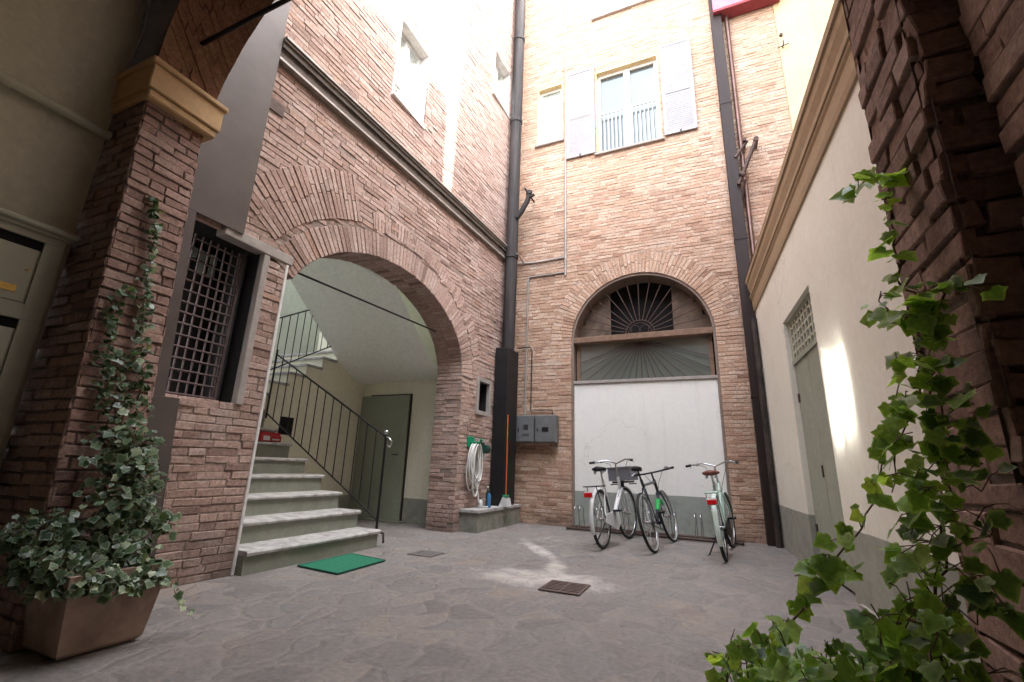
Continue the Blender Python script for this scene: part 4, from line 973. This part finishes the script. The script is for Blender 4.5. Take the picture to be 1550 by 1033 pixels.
m = MB(); m.box(-3.32, -3.0, 4.72, 5.02, .003, .008); m.box(-3.28, -3.25, 4.86, 4.95, .008, .012)
tag(m.build('access_cover', simple('stone_grey_cover', (0.15, 0.13, 0.125), 0.7, 0, 0.3, 14, 0.3)), 'small square access cover flush with the paving near the steps', 'cover')

# ------------------------------------------------------------------ letterboxes, pipe and lamp on the passage wall
WX = -4.06
cb = thing('letterbox_cabinet', 'grey green cabinet of letterboxes on the passage wall', 'letterboxes'); m = MB()
X1 = WX + 0.10
m.box(WX, X1 - .02, 0.0, 1.34, .72, 2.38); 
rows = [(0.82, 1.24), (1.34, 1.80), (1.90, 2.33)]; cols = [(0.05, 0.60), (0.70, 1.26)]
for z0_, z1_ in ((.72, .82), (1.24, 1.34), (1.80, 1.90), (2.33, 2.40)): m.box(X1 - .02, X1, 0, 1.36, z0_, z1_, c=.003)
for y0_, y1_ in ((0, .05), (.6, .7), (1.26, 1.36)): m.box(X1 - .02, X1 - .002, y0_, y1_, .82, 2.33)
m.build('frame', M['cabinet'], cb)
m = MB(); m.box(WX, X1 + .05, -.05, 1.41, 2.402, 2.44, c=.01); m.box(WX, X1 + .02, -.03, 1.38, 2.38, 2.4); m.build('cornice', M['cabinet'], cb)
for (y0_, y1_) in cols:
    for (z0_, z1_) in rows:
        m = MB(); m.box(X1 - .019, X1 - .006, y0_ + .01, y1_ - .012, z0_ + .008, z1_ - .065, c=.002); o = m.build('letterbox_door', M['cabinet_l'], cb)
        m = MB(); m.box(X1 - .0195, X1 - .017, y0_, y1_, z1_ - .062, z1_); m.build('letter_slot', M['void'], o)
        m = MB(); m.box(X1 - .006, X1 - .001, y1_ - .22, y1_ - .06, z0_ + .06, z0_ + .105, c=.0015); m.build('name_plate', M['brass'], o)
        m = MB(); m.tube([(X1 - .006, y1_ - .04, z0_ + .22), (X1 + .003, y1_ - .04, z0_ + .22)], .009, 8); m.build('lock', M['brass'], o)
place_root(cb, (WX, .7, .72))
m = MB(); m.tube([(WX + .06, -3, 3.3), (WX + .06, 1.42, 3.3)], .034, 10)
tag(m.build('wall_pipe', M['cabinet_l']), 'grey green painted pipe along the passage wall', 'pipe')
m = MB(); m.box(-4.02, -3.80, 1.1, 1.38, 4.62, 4.78, c=.02); m.tube([(-3.9, 1.24, 4.62), (-3.9, 1.22, 4.5)], .05, 10)
tag(m.build('wall_lamp', M['conduit']), 'pale grey lamp housing high beside the arch', 'lamp')
m = MB(); m.tube([(-4.03, 1.40, 3.86), (-3.99, 1.40, 4.2), (-3.93, 1.36, 4.6)], .006, 6); m.tube([(-4.0, 1.40, 3.9), (-3.93, 1.40, 4.25), (-3.88, 1.36, 4.6)], .006, 6)
tag(m.build('cable', M['conduit']), 'pair of thin grey cables running up to the wall lamp', 'cable')

# ------------------------------------------------------------------ bicycle rack
rk = thing('bicycle_rack', 'low rusty bicycle rack with wheel hoops on the paving', 'bicycle rack', None)
m = MB(); a, b = Vector((-2.42, 7.98, .04)), Vector((0.32, 7.92, .04)); n_ = Vector((0.0, 0.42, 0))
a, b = Vector((-2.42, 8.0, .035)), Vector((0.26, 7.9, .035)); n_ = Vector((0.02, 0.28, 0))
m.tube([a, b], .023, 8); m.tube([a + n_, b + n_], .023, 8); m.tube([a, a + n_], .016, 8); m.tube([b, b + n_], .016, 8); m.build('base_frame', M['iron_rust'], rk)
for i in range(7):
    c_ = a.lerp(b, (i + .35) / 7)
    for off in (0, .085):
        m = MB(); q = c_ + Vector((off, 0, 0)); m.tube([q, q + Vector((0, .02, .31)), q + Vector((0, .06, .36)), q + Vector((.005, .20, .36)), q + Vector((.008, .25, .31)), q + n_], .008, 7)
        m.build('hoop', M['chrome'], rk)
place_root(rk, (-1.1, 8.05, 0))

# ------------------------------------------------------------------ bicycles
def bicycle(label, loc, heading, lean, mats, kind, steer=0.0):
    fr, fen, sad = mats
    RW, WB = 0.345, 1.08
    root = thing('bicycle', label, 'bicycle', 'bicycles parked at the rack')
    H = Matrix.Rotation(steer, 4, 'Z')
    def wheel(cx, st, side='rubber'):
        c0 = Vector((cx, 0, RW))
        f = None if not st else (lambda x, y, z: fs(x, y, z))
        w = MB(f); w.tube([(cx + (RW - .018) * math.cos(2 * PI * i / 40), 0, RW + (RW - .018) * math.sin(2 * PI * i / 40)) for i in range(40)], 0.018, 8, closed=True)
        o = w.build('wheel', M['rubber'], root)
        w = MB(f); w.tube([(cx + (RW - .042) * math.cos(2 * PI * i / 40), 0, RW + (RW - .042) * math.sin(2 * PI * i / 40)) for i in range(40)], 0.010, 6, closed=True); w.build('rim', M['chrome'], o)
        w = MB(f)
        for i in range(24):
            th = 2 * PI * i / 24; sg = .02 if i % 2 else -.02
            w.tube([(cx + .02 * math.cos(th + .9), sg, RW + .02 * math.sin(th + .9)), (cx + (RW - .045) * math.cos(th), 0, RW + (RW - .045) * math.sin(th))], 0.0016, 4)
        w.tube([(cx, -.045, RW), (cx, .045, RW)], .018, 8); w.build('spokes', M['chrome'], o)
        if side == 'pale':
            w = MB(f); w.tube([(cx + (RW - .03) * math.cos(2 * PI * i / 40), -.010, RW + (RW - .03) * math.sin(2 * PI * i / 40)) for i in range(40)], 0.010, 6, closed=True); w.build('sidewall', M['rubber_l'], o)
    pale = 'pale' if kind == 'sport' else 'rubber'
    bb = Vector((0.42, 0, 0.30)); seat_top = Vector((0.20, 0, 0.80 if kind != 'sport' else .84)); head_b = Vector((0.93, 0, 0.66)); head_t = Vector((0.885, 0, 0.84))
    f = MB(); t = .018
    f.tube([bb, seat_top], t, 10)
    if kind == 'sport':
        f.tube([bb, head_b], .020, 10); f.tube([seat_top - Vector((-.02, 0, .07)), head_t - Vector((0, 0, .03))], .017, 10)
    elif kind == 'loop':
        f.tube([bb + Vector((0, 0, .02)), Vector((0.55, 0, .36)), Vector((0.72, 0, .50)), head_b + Vector((-.01, 0, .03))], .024, 10)
        f.tube([bb + Vector((-.05, 0, .14)), Vector((0.55, 0, .47)), Vector((0.74, 0, .64)), head_t - Vector((0.0, 0, .03))], .016, 10)
    else:
        f.tube([bb, Vector((0.55, 0, .36)), Vector((0.74, 0, .52)), head_b], .030, 10)
    for sg in (-1, 1):
        f.tube([bb + Vector((0, sg * .03, 0)), (0, sg * .055, RW)], .010, 8)
        f.tube([seat_top - Vector((.0, -sg * .01, .10)), (0, sg * .055, RW)], .009, 8)
    f.tube([head_b, head_t], .021, 10)
    f.build('frame', M[fr], root)
    hub = Vector((WB, 0, RW))
    def fs(*a): p = Vector(a); return tuple(Vector((head_b.x, 0, 0)) + H.to_3x3() @ (p - Vector((head_b.x, 0, 0))))
    wheel(0, False, pale); wheel(WB, True, pale)
    f = MB(fs)
    for sg in (-1, 1): f.tube([head_b + Vector((0.01, sg * .03, -.0)), (WB - .06, sg * .048, .52), hub + Vector((0, sg * .05, 0))], [.013, .012, .009], 8)
    f.tube([head_b + Vector((.01, -.035, 0)), head_b + Vector((.01, .035, 0))], .015, 8)
    f.build('fork', M[fr], root)
    ht = 1.08 if kind != 'sport' else .98
    f = MB(fs); st = Vector((.86, 0, ht - .05))
    f.tube([head_t, st], .013, 8)
    if kind == 'sport':
        f.tube([st, st + Vector((.08, 0, .01))], .014, 8)
        f.tube([st + Vector((.06, -.30, .02)), st + Vector((.08, -.1, .01)), st + Vector((.08, .1, .01)), st + Vector((.06, .30, .02))], .012, 8)
    else:
        f.tube([st + Vector((-.17, -.31, .02)), st + Vector((-.08, -.28, .03)), st + Vector((.03, -.15, .05)), st + Vector((.05, 0, .0)), st + Vector((.03, .15, .05)), st + Vector((-.08, .28, .03)), st + Vector((-.17, .31, .02))], .011, 8)
    hb = f.build('handlebar', M['chrome'] if kind != 'sport' else M['black'], root)
    for sg in (-1, 1):
        f = MB(fs)
        if kind == 'sport': f.tube([st + Vector((.065, sg * .2, .017)), st + Vector((.06, sg * .31, .02))], .016, 8)
        else: f.tube([st + Vector((-.07, sg * .285, .03)), st + Vector((-.185, sg * .315, .02))], .017, 8)
        f.build('grip', M['black'], hb)
        f = MB(fs); f.tube([st + Vector((-.0, sg * .23, .04)), st + Vector((-.06, sg * .30, -.0))], .006, 6); f.tube([st + Vector((.02, sg * .2, .045)), st + Vector((.01, sg * .24, .03))], .018, 8); f.build('brake_lever', M['chrome'], hb)
    f = MB(fs); f.tube([st + Vector((.0, .2, .03)), st + Vector((.12, .14, .0)), Vector((.98, .03, .75)), Vector((1.0, .02, .62))], .0035, 5)
    f.tube([st + Vector((.0, -.2, .03)), st + Vector((.10, -.14, .02)), Vector((.96, -.03, .78)), Vector((.7, -.02, .5))], .0035, 5); f.build('brake_cable', M['black'], hb)
    # saddle
    sp = MB(); sp.tube([seat_top - Vector((0, 0, .02)), seat_top + Vector((-.035, 0, .11))], .012, 8)
    sp.build('seat_post', M['chrome'] if kind != 'sport' else M['black'], root)
    sc = seat_top + Vector((-.03, 0, .13)); s_ = MB(); n1 = 10; m1 = 12; vs = []
    for i in range(n1 + 1):
        u = i / n1; x = -.13 + .27 * u
        wdt = (.105 if kind != 'sport' else .07) * (math.sin(min(1, (u + .12) * 2.2) * PI / 2)) * (1 - .80 * max(0, (u - .25) / .75) ** .8) + .006
        hh = .032 * (1 - .3 * u)
        for k in range(m1):
            th = 2 * PI * k / m1; vs.append((sc.x + x, sc.y + wdt * math.cos(th), sc.z + hh * math.sin(th) + .012 * (1 - u)))
    fsx = [(i * m1 + k, i * m1 + (k + 1) % m1, (i + 1) * m1 + (k + 1) % m1, (i + 1) * m1 + k) for i in range(n1) for k in range(m1)]
    fsx += [tuple(range(m1)), tuple(n1 * m1 + k for k in range(m1))[::-1]]
    s_.add(vs, fsx, smooth=True); so = s_.build('saddle', M[sad], root)
    if kind != 'sport':
        s_ = MB()
        for sg in (-1, 1): s_.tube([(sc.x - .09 + .018 * math.cos(t * .9), sc.y + sg * .05 + .018 * math.sin(t * .9), sc.z - .05 + t * .0022) for t in range(20)], .004, 5)
        s_.build('saddle_springs', M['chrome'], so)
    # mudguards
    def guard(cx, a0, a1, steer_=False, mat=fen, wdt=.026):
        c0 = Vector((cx, 0, RW)); g_ = MB(fs if steer_ else None); n2 = 18; vs = []
        for i in range(n2 + 1):
            th = a0 + (a1 - a0) * i / n2
            for (w_, rr) in ((-wdt, RW + .004), (-wdt * .6, RW + .020), (0, RW + .026), (wdt * .6, RW + .020), (wdt, RW + .004)):
                vs.append((cx + rr * math.cos(th), w_, RW + rr * math.sin(th)))
        g_.add(vs, [(i * 5 + k, i * 5 + k + 1, (i + 1) * 5 + k + 1, (i + 1) * 5 + k) for i in range(n2) for k in range(4)], smooth=True)
        return g_.build('mudguard', M[mat], root)
    if kind != 'sport':
        guard(0, math.radians(40), math.radians(205)); guard(WB, math.radians(10), math.radians(165), True)
        f = MB()
        for sg in (-1, 1): f.tube([(0, sg * .06, RW), (-.30, sg * .03, RW + .20)], .0035, 5)
        f.build('mudguard_stay', M['chrome'], root)
        # reflector and rear light
        f = MB(); f.box(-.40, -.37, -.048, .048, RW + .265, RW + .315, c=.004); f.build('tail_light', M['red_ref'], root)
        f = MB(); f.box(-.372, -.36, -.052, .052, RW + .255, RW + .33, c=.003); f.build('tail_bracket', M[fen], root)
        # carrier
        f = MB(); zr = RW + .385
        f.tube([(-.36, -.06, zr), (.10, -.06, zr), (.10, .06, zr), (-.36, .06, zr)], .007, 6, closed=True); f.tube([(-.2, -.06, zr), (-.2, .06, zr)], .005, 6); f.tube([(-.05, -.06, zr), (-.05, .06, zr)], .005, 6)
        for sg in (-1, 1): f.tube([(-.25, sg * .06, zr), (0, sg * .062, RW)], .006, 6)
        f.build('carrier', M['black'] if kind == 'step' else M[fr], root)
    # chain side
    ch = MB(); ch.tube([(bb.x + .09 * math.cos(2 * PI * i / 24), -.05, bb.z + .09 * math.sin(2 * PI * i / 24)) for i in range(24)], .006, 5, closed=True)
    ch.tube([bb + Vector((0, -.06, 0)), bb + Vector((0, .06, 0))], .018, 8); ch.tube([(bb.x, -.05, bb.z + .09), (0, -.05, RW + .035)], .005, 5); ch.tube([(bb.x, -.05, bb.z - .09), (0, -.05, RW - .035)], .005, 5)
    ch.build('chainset', M['iron'], root)
    for sg in (-1, 1):
        f = MB(); e = bb + Vector((.10 * sg, -.075 * 1, -.13 * sg)) if sg == -1 else bb + Vector((.10, .075, -.13))
        e = bb + Vector((.11 * sg, .075 * sg, -.12 * sg)); f.tube([bb + Vector((0, .06 * sg, 0)), e], .010, 6); f.box(e.x - .045, e.x + .045, e.y + (0 if sg > 0 else -.09), e.y + (.09 if sg > 0 else 0), e.z - .012, e.z + .012, c=.003)
        f.build('pedal', M['black'], root)
    if kind != 'sport':
        f = MB(); f.prism([(bb.x + .14, bb.z - .05), (bb.x + .10, bb.z + .11), (bb.x - .05, bb.z + .12), (0, RW + .05), (-.02, RW - .04), (bb.x, bb.z - .12)], -.074, -.060, 1)
        f.build('chain_guard', M[fr if kind == 'step' else 'black'], root)
        f = MB(); f.tube([(.33, .06, .28), (.28, .20, .02), (.25, .22, .02)], .009, 6); f.build('kickstand', M['iron'], root)
    else:
        f = MB(); f.tube([(.62, 0, .44), (.80, 0, .57)], .028, 10); f.build('down_tube_sleeve', M['bike_green'], root)
        f = MB()
        f.tube([head_b + Vector((.02, -.0, -.1)), head_b + Vector((.08, 0, -.16))], .02, 8); f.build('green_trim', M['bike_green'], root)
    if kind == 'step':                                   # crate on the handlebar
        f = MB(fs); x0_, x1_, w_, za, zb = .95, 1.24, .17, .80, .98
        f.box(x0_, x0_ + .012, -w_, w_, za, zb); f.box(x1_ - .012, x1_, -w_, w_, za, zb); f.box(x0_ + .012, x1_ - .012, -w_, -w_ + .012, za, zb); f.box(x0_ + .012, x1_ - .012, w_ - .012, w_, za, zb); f.box(x0_, x1_, -w_, w_, za - .012, za)
        f.box(x0_ - .008, x1_ + .008, -w_ - .008, -w_, zb - .02, zb); f.box(x0_ - .008, x1_ + .008, w_, w_ + .008, zb - .02, zb); f.box(x0_ - .008, x0_, -w_, w_, zb - .02, zb)
        co = f.build('crate', M['crate'], root)
        f = MB(fs);
        f.tube([(.95, -.14, .74), (1.22, -.14, .74)], .008, 6); f.tube([(.95, .14, .74), (1.22, .14, .74)], .008, 6); f.tube([(1.0, 0, .70), (1.05, 0, .79)], .03, 8); f.box(.95, 1.2, -.12, .12, .755, .782); f.build('crate_rack', M['black'], root)
    root.matrix_world = Matrix.Translation(Vector(loc)) @ Matrix.Rotation(heading, 4, 'Z') @ Matrix.Rotation(lean, 4, 'X') @ Matrix.Scale(1.08, 4)
    return root
HD = lambda deg: math.radians(90 - deg)
bicycle('white step through bicycle with a black saddle and grey crate on its handlebar', (-1.44, 6.45, 0.0), HD(6), math.radians(-5), ('bike_white', 'bike_white', 'saddle_b'), 'step', math.radians(-6))
bicycle('dark slim bicycle with bright green trim leaning between two pale ones', (-0.80, 6.54, 0.0), HD(6.5), math.radians(-13), ('bike_dark', 'bike_dark', 'saddle_b'), 'sport', math.radians(-3))
bicycle('pale mint bicycle with a red brown saddle, nearest the brown duct', (0.02, 6.47, 0.0), HD(4.5), math.radians(-6), ('bike_mint', 'bike_mint_l', 'saddle_r'), 'loop', math.radians(-6))

# ------------------------------------------------------------------ planters and ivy
def planter(label, x0, x1, y0, y1, h, taper=.05):
    t = thing('planter', label, 'planter'); m = MB()
    def ringp(i, z): return [(x0 + i, y0 + i, z), (x1 - i, y0 + i, z), (x1 - i, y1 - i, z), (x0 + i, y1 - i, z)]
    lv = [ringp(taper + .015, .012), ringp(taper, .03), ringp(.012, h - .06), ringp(0, h - .055), ringp(0, h), ringp(.03, h), ringp(.04, h - .05)]
    vs = [p for l in lv for p in l]; fs = [(0, 1, 2, 3)]
    for i in range(len(lv) - 1): fs += [(i * 4 + k, i * 4 + (k + 1) % 4, (i + 1) * 4 + (k + 1) % 4, (i + 1) * 4 + k) for k in range(4)]
    m.add(vs, fs); m.build('pot', M['terra'], t)
    m = MB(); m.quad((x0 + .04, y0 + .04, h - .05), (x1 - .04, y0 + .04, h - .05), (x1 - .04, y1 - .04, h - .05), (x0 + .04, y1 - .04, h - .05)); m.build('soil', M['soil'], t)
    place_root(t, ((x0 + x1) / 2, (y0 + y1) / 2, 0)); return t
planter('weathered terracotta trough under the left ivy, against the brick pillar', -3.50, -2.98, 1.42, 1.90, 0.40)
planter('terracotta trough below the right ivy at the foot of the dark pier', 0.06, 0.60, 1.20, 1.72, 0.36)

LEAF = [(0, 0), (.20, -.15), (.43, -.08), (.46, .12), (.62, .36), (.42, .50), (.26, .72), (0, 1.0), (-.26, .72), (-.42, .50), (-.62, .36), (-.46, .12), (-.43, -.08), (-.20, -.15)]
def leaf(mb, p, nrm, tip, size, tint):
    nrm = nrm.normalized(); tip = (tip - nrm * tip.dot(nrm))
    if tip.length < 1e-4: tip = nrm.orthogonal()
    tip.normalize(); sd = tip.cross(nrm)
    cup = R(-.12, .22); wx = R(.85, 1.1)
    def q(a, b):
        z = cup * (abs(a) * .8) - .22 * max(0, b - .4) ** 1.5 + .04 * math.sin(a * 9 + b * 7)
        return tuple(p + (sd * a * wx + tip * b + nrm * z) * size)
    vs = [q(0, .28)] + [q(a, b) for a, b in LEAF]; n = len(LEAF)
    mb.add(vs, [(0, 1 + i, 1 + (i + 1) % n) for i in range(n)], tint, 0, True)
    mb.rim += [0.0] + [1.0 if i else 0.2 for i in range(n)]
def grow(fol, stm, path, dens, face, size, tints, twig=0.05, sr=.004, stem=True):
    """path: list of (Vector, radius); leaves scattered about it facing `face` on average"""
    pts = []
    for i in range(len(path) - 1):
        (a, ra), (b, rb) = path[i], path[i + 1]; n = max(2, int((b - a).length / .03))
        for k in range(n):
            t = k / n; w = .010
            pts.append((a.lerp(b, t) + Vector((R(-w, w), R(-w, w), R(-w, w))), ra + (rb - ra) * t, (b - a).normalized()))
    if stem: stm.tube([p for p, _, _ in pts], [sr * (1.0 - .6 * i / len(pts)) for i in range(len(pts))], 5)
    for i in range(len(pts) - 1):
        seg = (pts[i + 1][0] - pts[i][0]).length; cnt = dens * seg; cnt = int(cnt) + (random.random() < cnt % 1)
        for _ in range(cnt):
            p, rad, t = pts[i]
            off = Vector((random.gauss(0, 1), random.gauss(0, 1), random.gauss(0, 1)))
            off = off.normalized() * rad * random.random() ** .5
            if off.dot(face) < 0: off -= face * off.dot(face) * 1.3
            q = p + off + face * .012
            n_ = face * R(.4, 1.2) + Vector((R(-.9, .9), R(-.9, .9), R(-.2, 1.1)))
            tip = Vector((R(-.6, .6), R(-.6, .6), R(-1.2, .15)))
            s_ = size * random.choice((R(.35, .7), R(.6, 1.0), R(.7, 1.2)))
            if off.length > .035 or random.random() < .4:
                stm.tube([p, p.lerp(q, .5) + Vector((0, 0, .01)), q], .0014, 4, cap=False)
            leaf(fol, q, n_, tip, s_, min(1, max(0, random.gauss(*tints))))
# left ivy: up the inner face of the pillar
iv = thing('ivy', 'dark variegated ivy climbing the left brick pillar from its trough', 'ivy')
fol, stm = MB(), MB(); fc = Vector((.8, -.5, .25)).normalized()
def lp(px, py, off=0.03, r=.05):
    r_ = RM @ Vector((px - 775, 516.5 - py, -689)); x = -3.42 + off; p = CAM + r_ * (x / r_.x)
    for _ in range(3): x = pxl(p.z) + off; p = CAM + r_ * (x / r_.x)
    return (p, r)
grow(fol, stm, [lp(190, 780, .25, .18), lp(205, 640, .06, .10), lp(215, 560, .04, .06), lp(215, 470, .03, .055), lp(228, 400, .03, .03), lp(234, 340, .03, .03), lp(232, 287, .02, .02)], 150, fc, .046, (.42, .2))
grow(fol, stm, [lp(160, 760, .25, .16), lp(160, 640, .05, .09), lp(165, 540, .03, .06), lp(175, 470, .03, .05), lp(200, 430, .03, .05)], 120, fc, .046, (.42, .2))
grow(fol, stm, [lp(200, 700, .12, .12), lp(170, 600, .05, .10), lp(205, 520, .05, .09)], 120, fc, .048, (.4, .2))
grow(fol, stm, [(Vector((-3.3, 1.62, .42)), .14), (Vector((-3.2, 1.70, .62)), .20), (Vector((-3.22, 1.7, .95)), .17), (Vector((-3.3, 1.7, 1.15)), .12)], 620, fc, .050, (.45, .22))
grow(fol, stm, [(Vector((-3.1, 1.45, .44)), .10), (Vector((-3.3, 1.44, .55)), .16), (Vector((-3.45, 1.40, .58)), .12), (Vector((-3.62, 1.38, .50)), .10)], 600, fc, .050, (.45, .22))
grow(fol, stm, [(Vector((-3.45, 1.40, .42)), .07), (Vector((-3.2, 1.41, .36)), .09), (Vector((-2.98, 1.50, .36)), .08), (Vector((-2.96, 1.72, .34)), .08), (Vector((-2.98, 1.88, .34)), .07)], 300, fc, .048, (.48, .24))
grow(fol, stm, [(Vector((-3.15, 1.55, .48)), .10), (Vector((-3.08, 1.72, .46)), .11), (Vector((-3.04, 1.82, .40)), .08), (Vector((-3.0, 1.88, .28)), .05)], 480, fc, .056, (.5, .22))
grow(fol, stm, [(Vector((-3.2, 1.70, .60)), .14), (Vector((-3.15, 1.85, .60)), .10), (Vector((-3.1, 1.98, .58)), .06)], 330, fc, .055, (.5, .22))
grow(fol, stm, [(Vector((-3.0, 1.55, .40)), .06), (Vector((-2.95, 1.58, .25)), .05)], 130, fc, .058, (.5, .22))
grow(fol, stm, [(Vector((-2.95, 1.85, .35)), .03), (Vector((-2.90, 1.95, .18)), .02), (Vector((-2.84, 2.03, .06)), .02)], 40, fc, .04, (.6, .2), sr=.002)
stm.build('stem', M['bark'], iv); fol.build('foliage', M['leaf_l'], iv); place_root(iv, (-3.25, 1.62, .35))
# right ivy
iv = thing('ivy', 'bright green ivy climbing the dark right pier in the foreground', 'ivy')
fol, stm = MB(), MB(); fc = Vector((-.55, -.75, .3)).normalized()
def rp(px, py, y, r): return (at(px, py, y), r)
main = [rp(1440, 1060, 1.40, .10), rp(1420, 960, 1.42, .10), rp(1425, 860, 1.44, .09), rp(1435, 760, 1.45, .075), rp(1425, 660, 1.46, .06), rp(1410, 560, 1.5, .055), rp(1405, 480, 1.52, .05), rp(1395, 425, 1.55, .05)]
grow(fol, stm, main, 150, fc, .050, (.45, .26), sr=.0035)
grow(fol, stm, [(p + Vector((-.07, -.03, 0)), r) for p, r in main[:6]], 30, fc, .052, (.6, .2), stem=False)
grow(fol, stm, [(p + Vector((.05, -.05, 0)), r) for p, r in main[:6]], 60, fc, .048, (.2, .2), stem=False)  # darker leaf tint paints the shaded inside of the ivy
grow(fol, stm, [rp(1405, 480, 1.52, .05), rp(1440, 430, 1.48, .04), rp(1480, 440, 1.42, .035), rp(1520, 450, 1.38, .02)], 60, fc, .050, (.5, .2))
grow(fol, stm, [rp(1395, 470, 1.55, .04), rp(1365, 420, 1.6, .035), rp(1352, 370, 1.62, .03), rp(1348, 310, 1.65, .025), rp(1340, 250, 1.68, .02)], 34, fc, .052, (.55, .2))
grow(fol, stm, [rp(1345, 275, 1.66, .03), rp(1320, 270, 1.62, .03), rp(1300, 285, 1.60, .025), rp(1270, 312, 1.58, .025)], 90, Vector((-.3, -.9, .4)), .056, (.75, .15), sr=.003)
grow(fol, stm, [rp(1395, 470, 1.52, .04), rp(1345, 490, 1.5, .04), rp(1325, 420, 1.5, .03)], 70, fc, .056, (.6, .18), sr=.003)
grow(fol, stm, [rp(1390, 560, 1.5, .03), rp(1370, 640, 1.48, .04), rp(1355, 720, 1.46, .03), rp(1330, 760, 1.45, .02)], 45, fc, .050, (.5, .2), sr=.003)
grow(fol, stm, [rp(1180, 985, 1.38, .03), rp(1215, 930, 1.40, .03), rp(1255, 865, 1.43, .03), rp(1290, 815, 1.45, .03), rp(1325, 760, 1.46, .025), rp(1345, 680, 1.47, .02), rp(1350, 600, 1.48, .02), rp(1365, 520, 1.5, .02)], 58, fc, .046, (.5, .2), sr=.003)
grow(fol, stm, [rp(1300, 870, 1.43, .03), rp(1255, 850, 1.43, .05), rp(1215, 870, 1.42, .05), rp(1190, 880, 1.42, .02)], 70, fc, .052, (.45, .2), sr=.003)
grow(fol, stm, [rp(1400, 940, 1.42, .06), rp(1330, 940, 1.40, .06), rp(1300, 900, 1.41, .04)], 90, fc, .055, (.45, .2), sr=.003)
for i in range(15):                                       # shoots rising from the trough
    bx = .10 + .036 * i; by = R(1.28, 1.55); h = R(.10, .22)
    b0 = Vector((bx, by, .34)); b1 = b0 + Vector((R(-.06, .04), R(-.04, .05), h)); b2 = b1 + Vector((R(-.07, .05), R(-.05, .05), h * .6))
    grow(fol, stm, [(b0, .04), (b1, .05), (b2, .03)], 75, Vector((-.3, -.7, .6)).normalized(), .052, (.45, .22), sr=.0025)
for i in range(22):                                       # low sprawl along the front of the trough
    x_ = 1090 + i * 16 + R(-10, 10); y_ = R(1.32, 1.48); a_ = at(x_ + R(-10, 30), 1090, y_); b_ = at(x_, R(985, 1035), y_ + R(-.05, .05)); c_ = at(x_ + R(-35, 25), R(930, 1000) - max(0, i - 8) * 4, y_ + R(-.08, .05))
    grow(fol, stm, [(a_, .03), (b_, .04), (c_, .03)], 62, Vector((-.3, -.7, .6)).normalized(), .046, (.5, .26), sr=.0022)
stm.build('stem', M['bark'], iv); fol.build('foliage', M['leaf_r'], iv); place_root(iv, (.4, 1.45, .34))

# ------------------------------------------------------------------ light
w = bpy.data.worlds.new('World'); scene.world = w; w.use_nodes = True
nt = w.node_tree; bg = nt.nodes['Background']
sky = nt.nodes.new('ShaderNodeTexSky'); sky.sky_type = 'NISHITA'; sky.sun_disc = False
sky.sun_elevation = ELS; sky.sun_rotation = PI / 2 - AZS; sky.air_density = 1.0; sky.dust_density = 2.5; sky.ozone_density = 0.6
hz = nt.nodes.new('ShaderNodeMix'); hz.data_type = 'RGBA'; hz.inputs[0].default_value = 0.72     # summer haze over the blue
bwn = nt.nodes.new('ShaderNodeRGBToBW'); nt.links.new(sky.outputs[0], bwn.inputs[0])
wm = nt.nodes.new('ShaderNodeMix'); wm.data_type = 'RGBA'; wm.blend_type = 'MULTIPLY'; wm.inputs[0].default_value = 1
nt.links.new(bwn.outputs[0], wm.inputs[6]); wm.inputs[7].default_value = (1.0, 1.0, 0.985, 1)
nt.links.new(sky.outputs[0], hz.inputs[6]); nt.links.new(wm.outputs[2], hz.inputs[7])
nt.links.new(hz.outputs[2], bg.inputs[0]); bg.inputs[1].default_value = 4.1
sd = bpy.data.lights.new('sun', 'SUN'); sd.energy = 30; sd.angle = math.radians(0.5); sd.color = (1, .95, .86)
so = bpy.data.objects.new('sun', sd); C.objects.link(so)
so.rotation_euler = SUN.to_track_quat('Z', 'Y').to_euler()
scene.view_settings.view_transform = 'Standard'; scene.view_settings.look = 'None'; scene.view_settings.exposure = 0
scene.cycles.max_bounces = 10; scene.cycles.diffuse_bounces = 6; scene.cycles.use_denoising = True
scene.cycles.use_guiding = True; scene.cycles.use_surface_guiding = True   # lets sunlight mirrored by the window glass reach the far wall
scene.cycles.sample_clamp_indirect = 0; scene.cycles.blur_glossy = 0
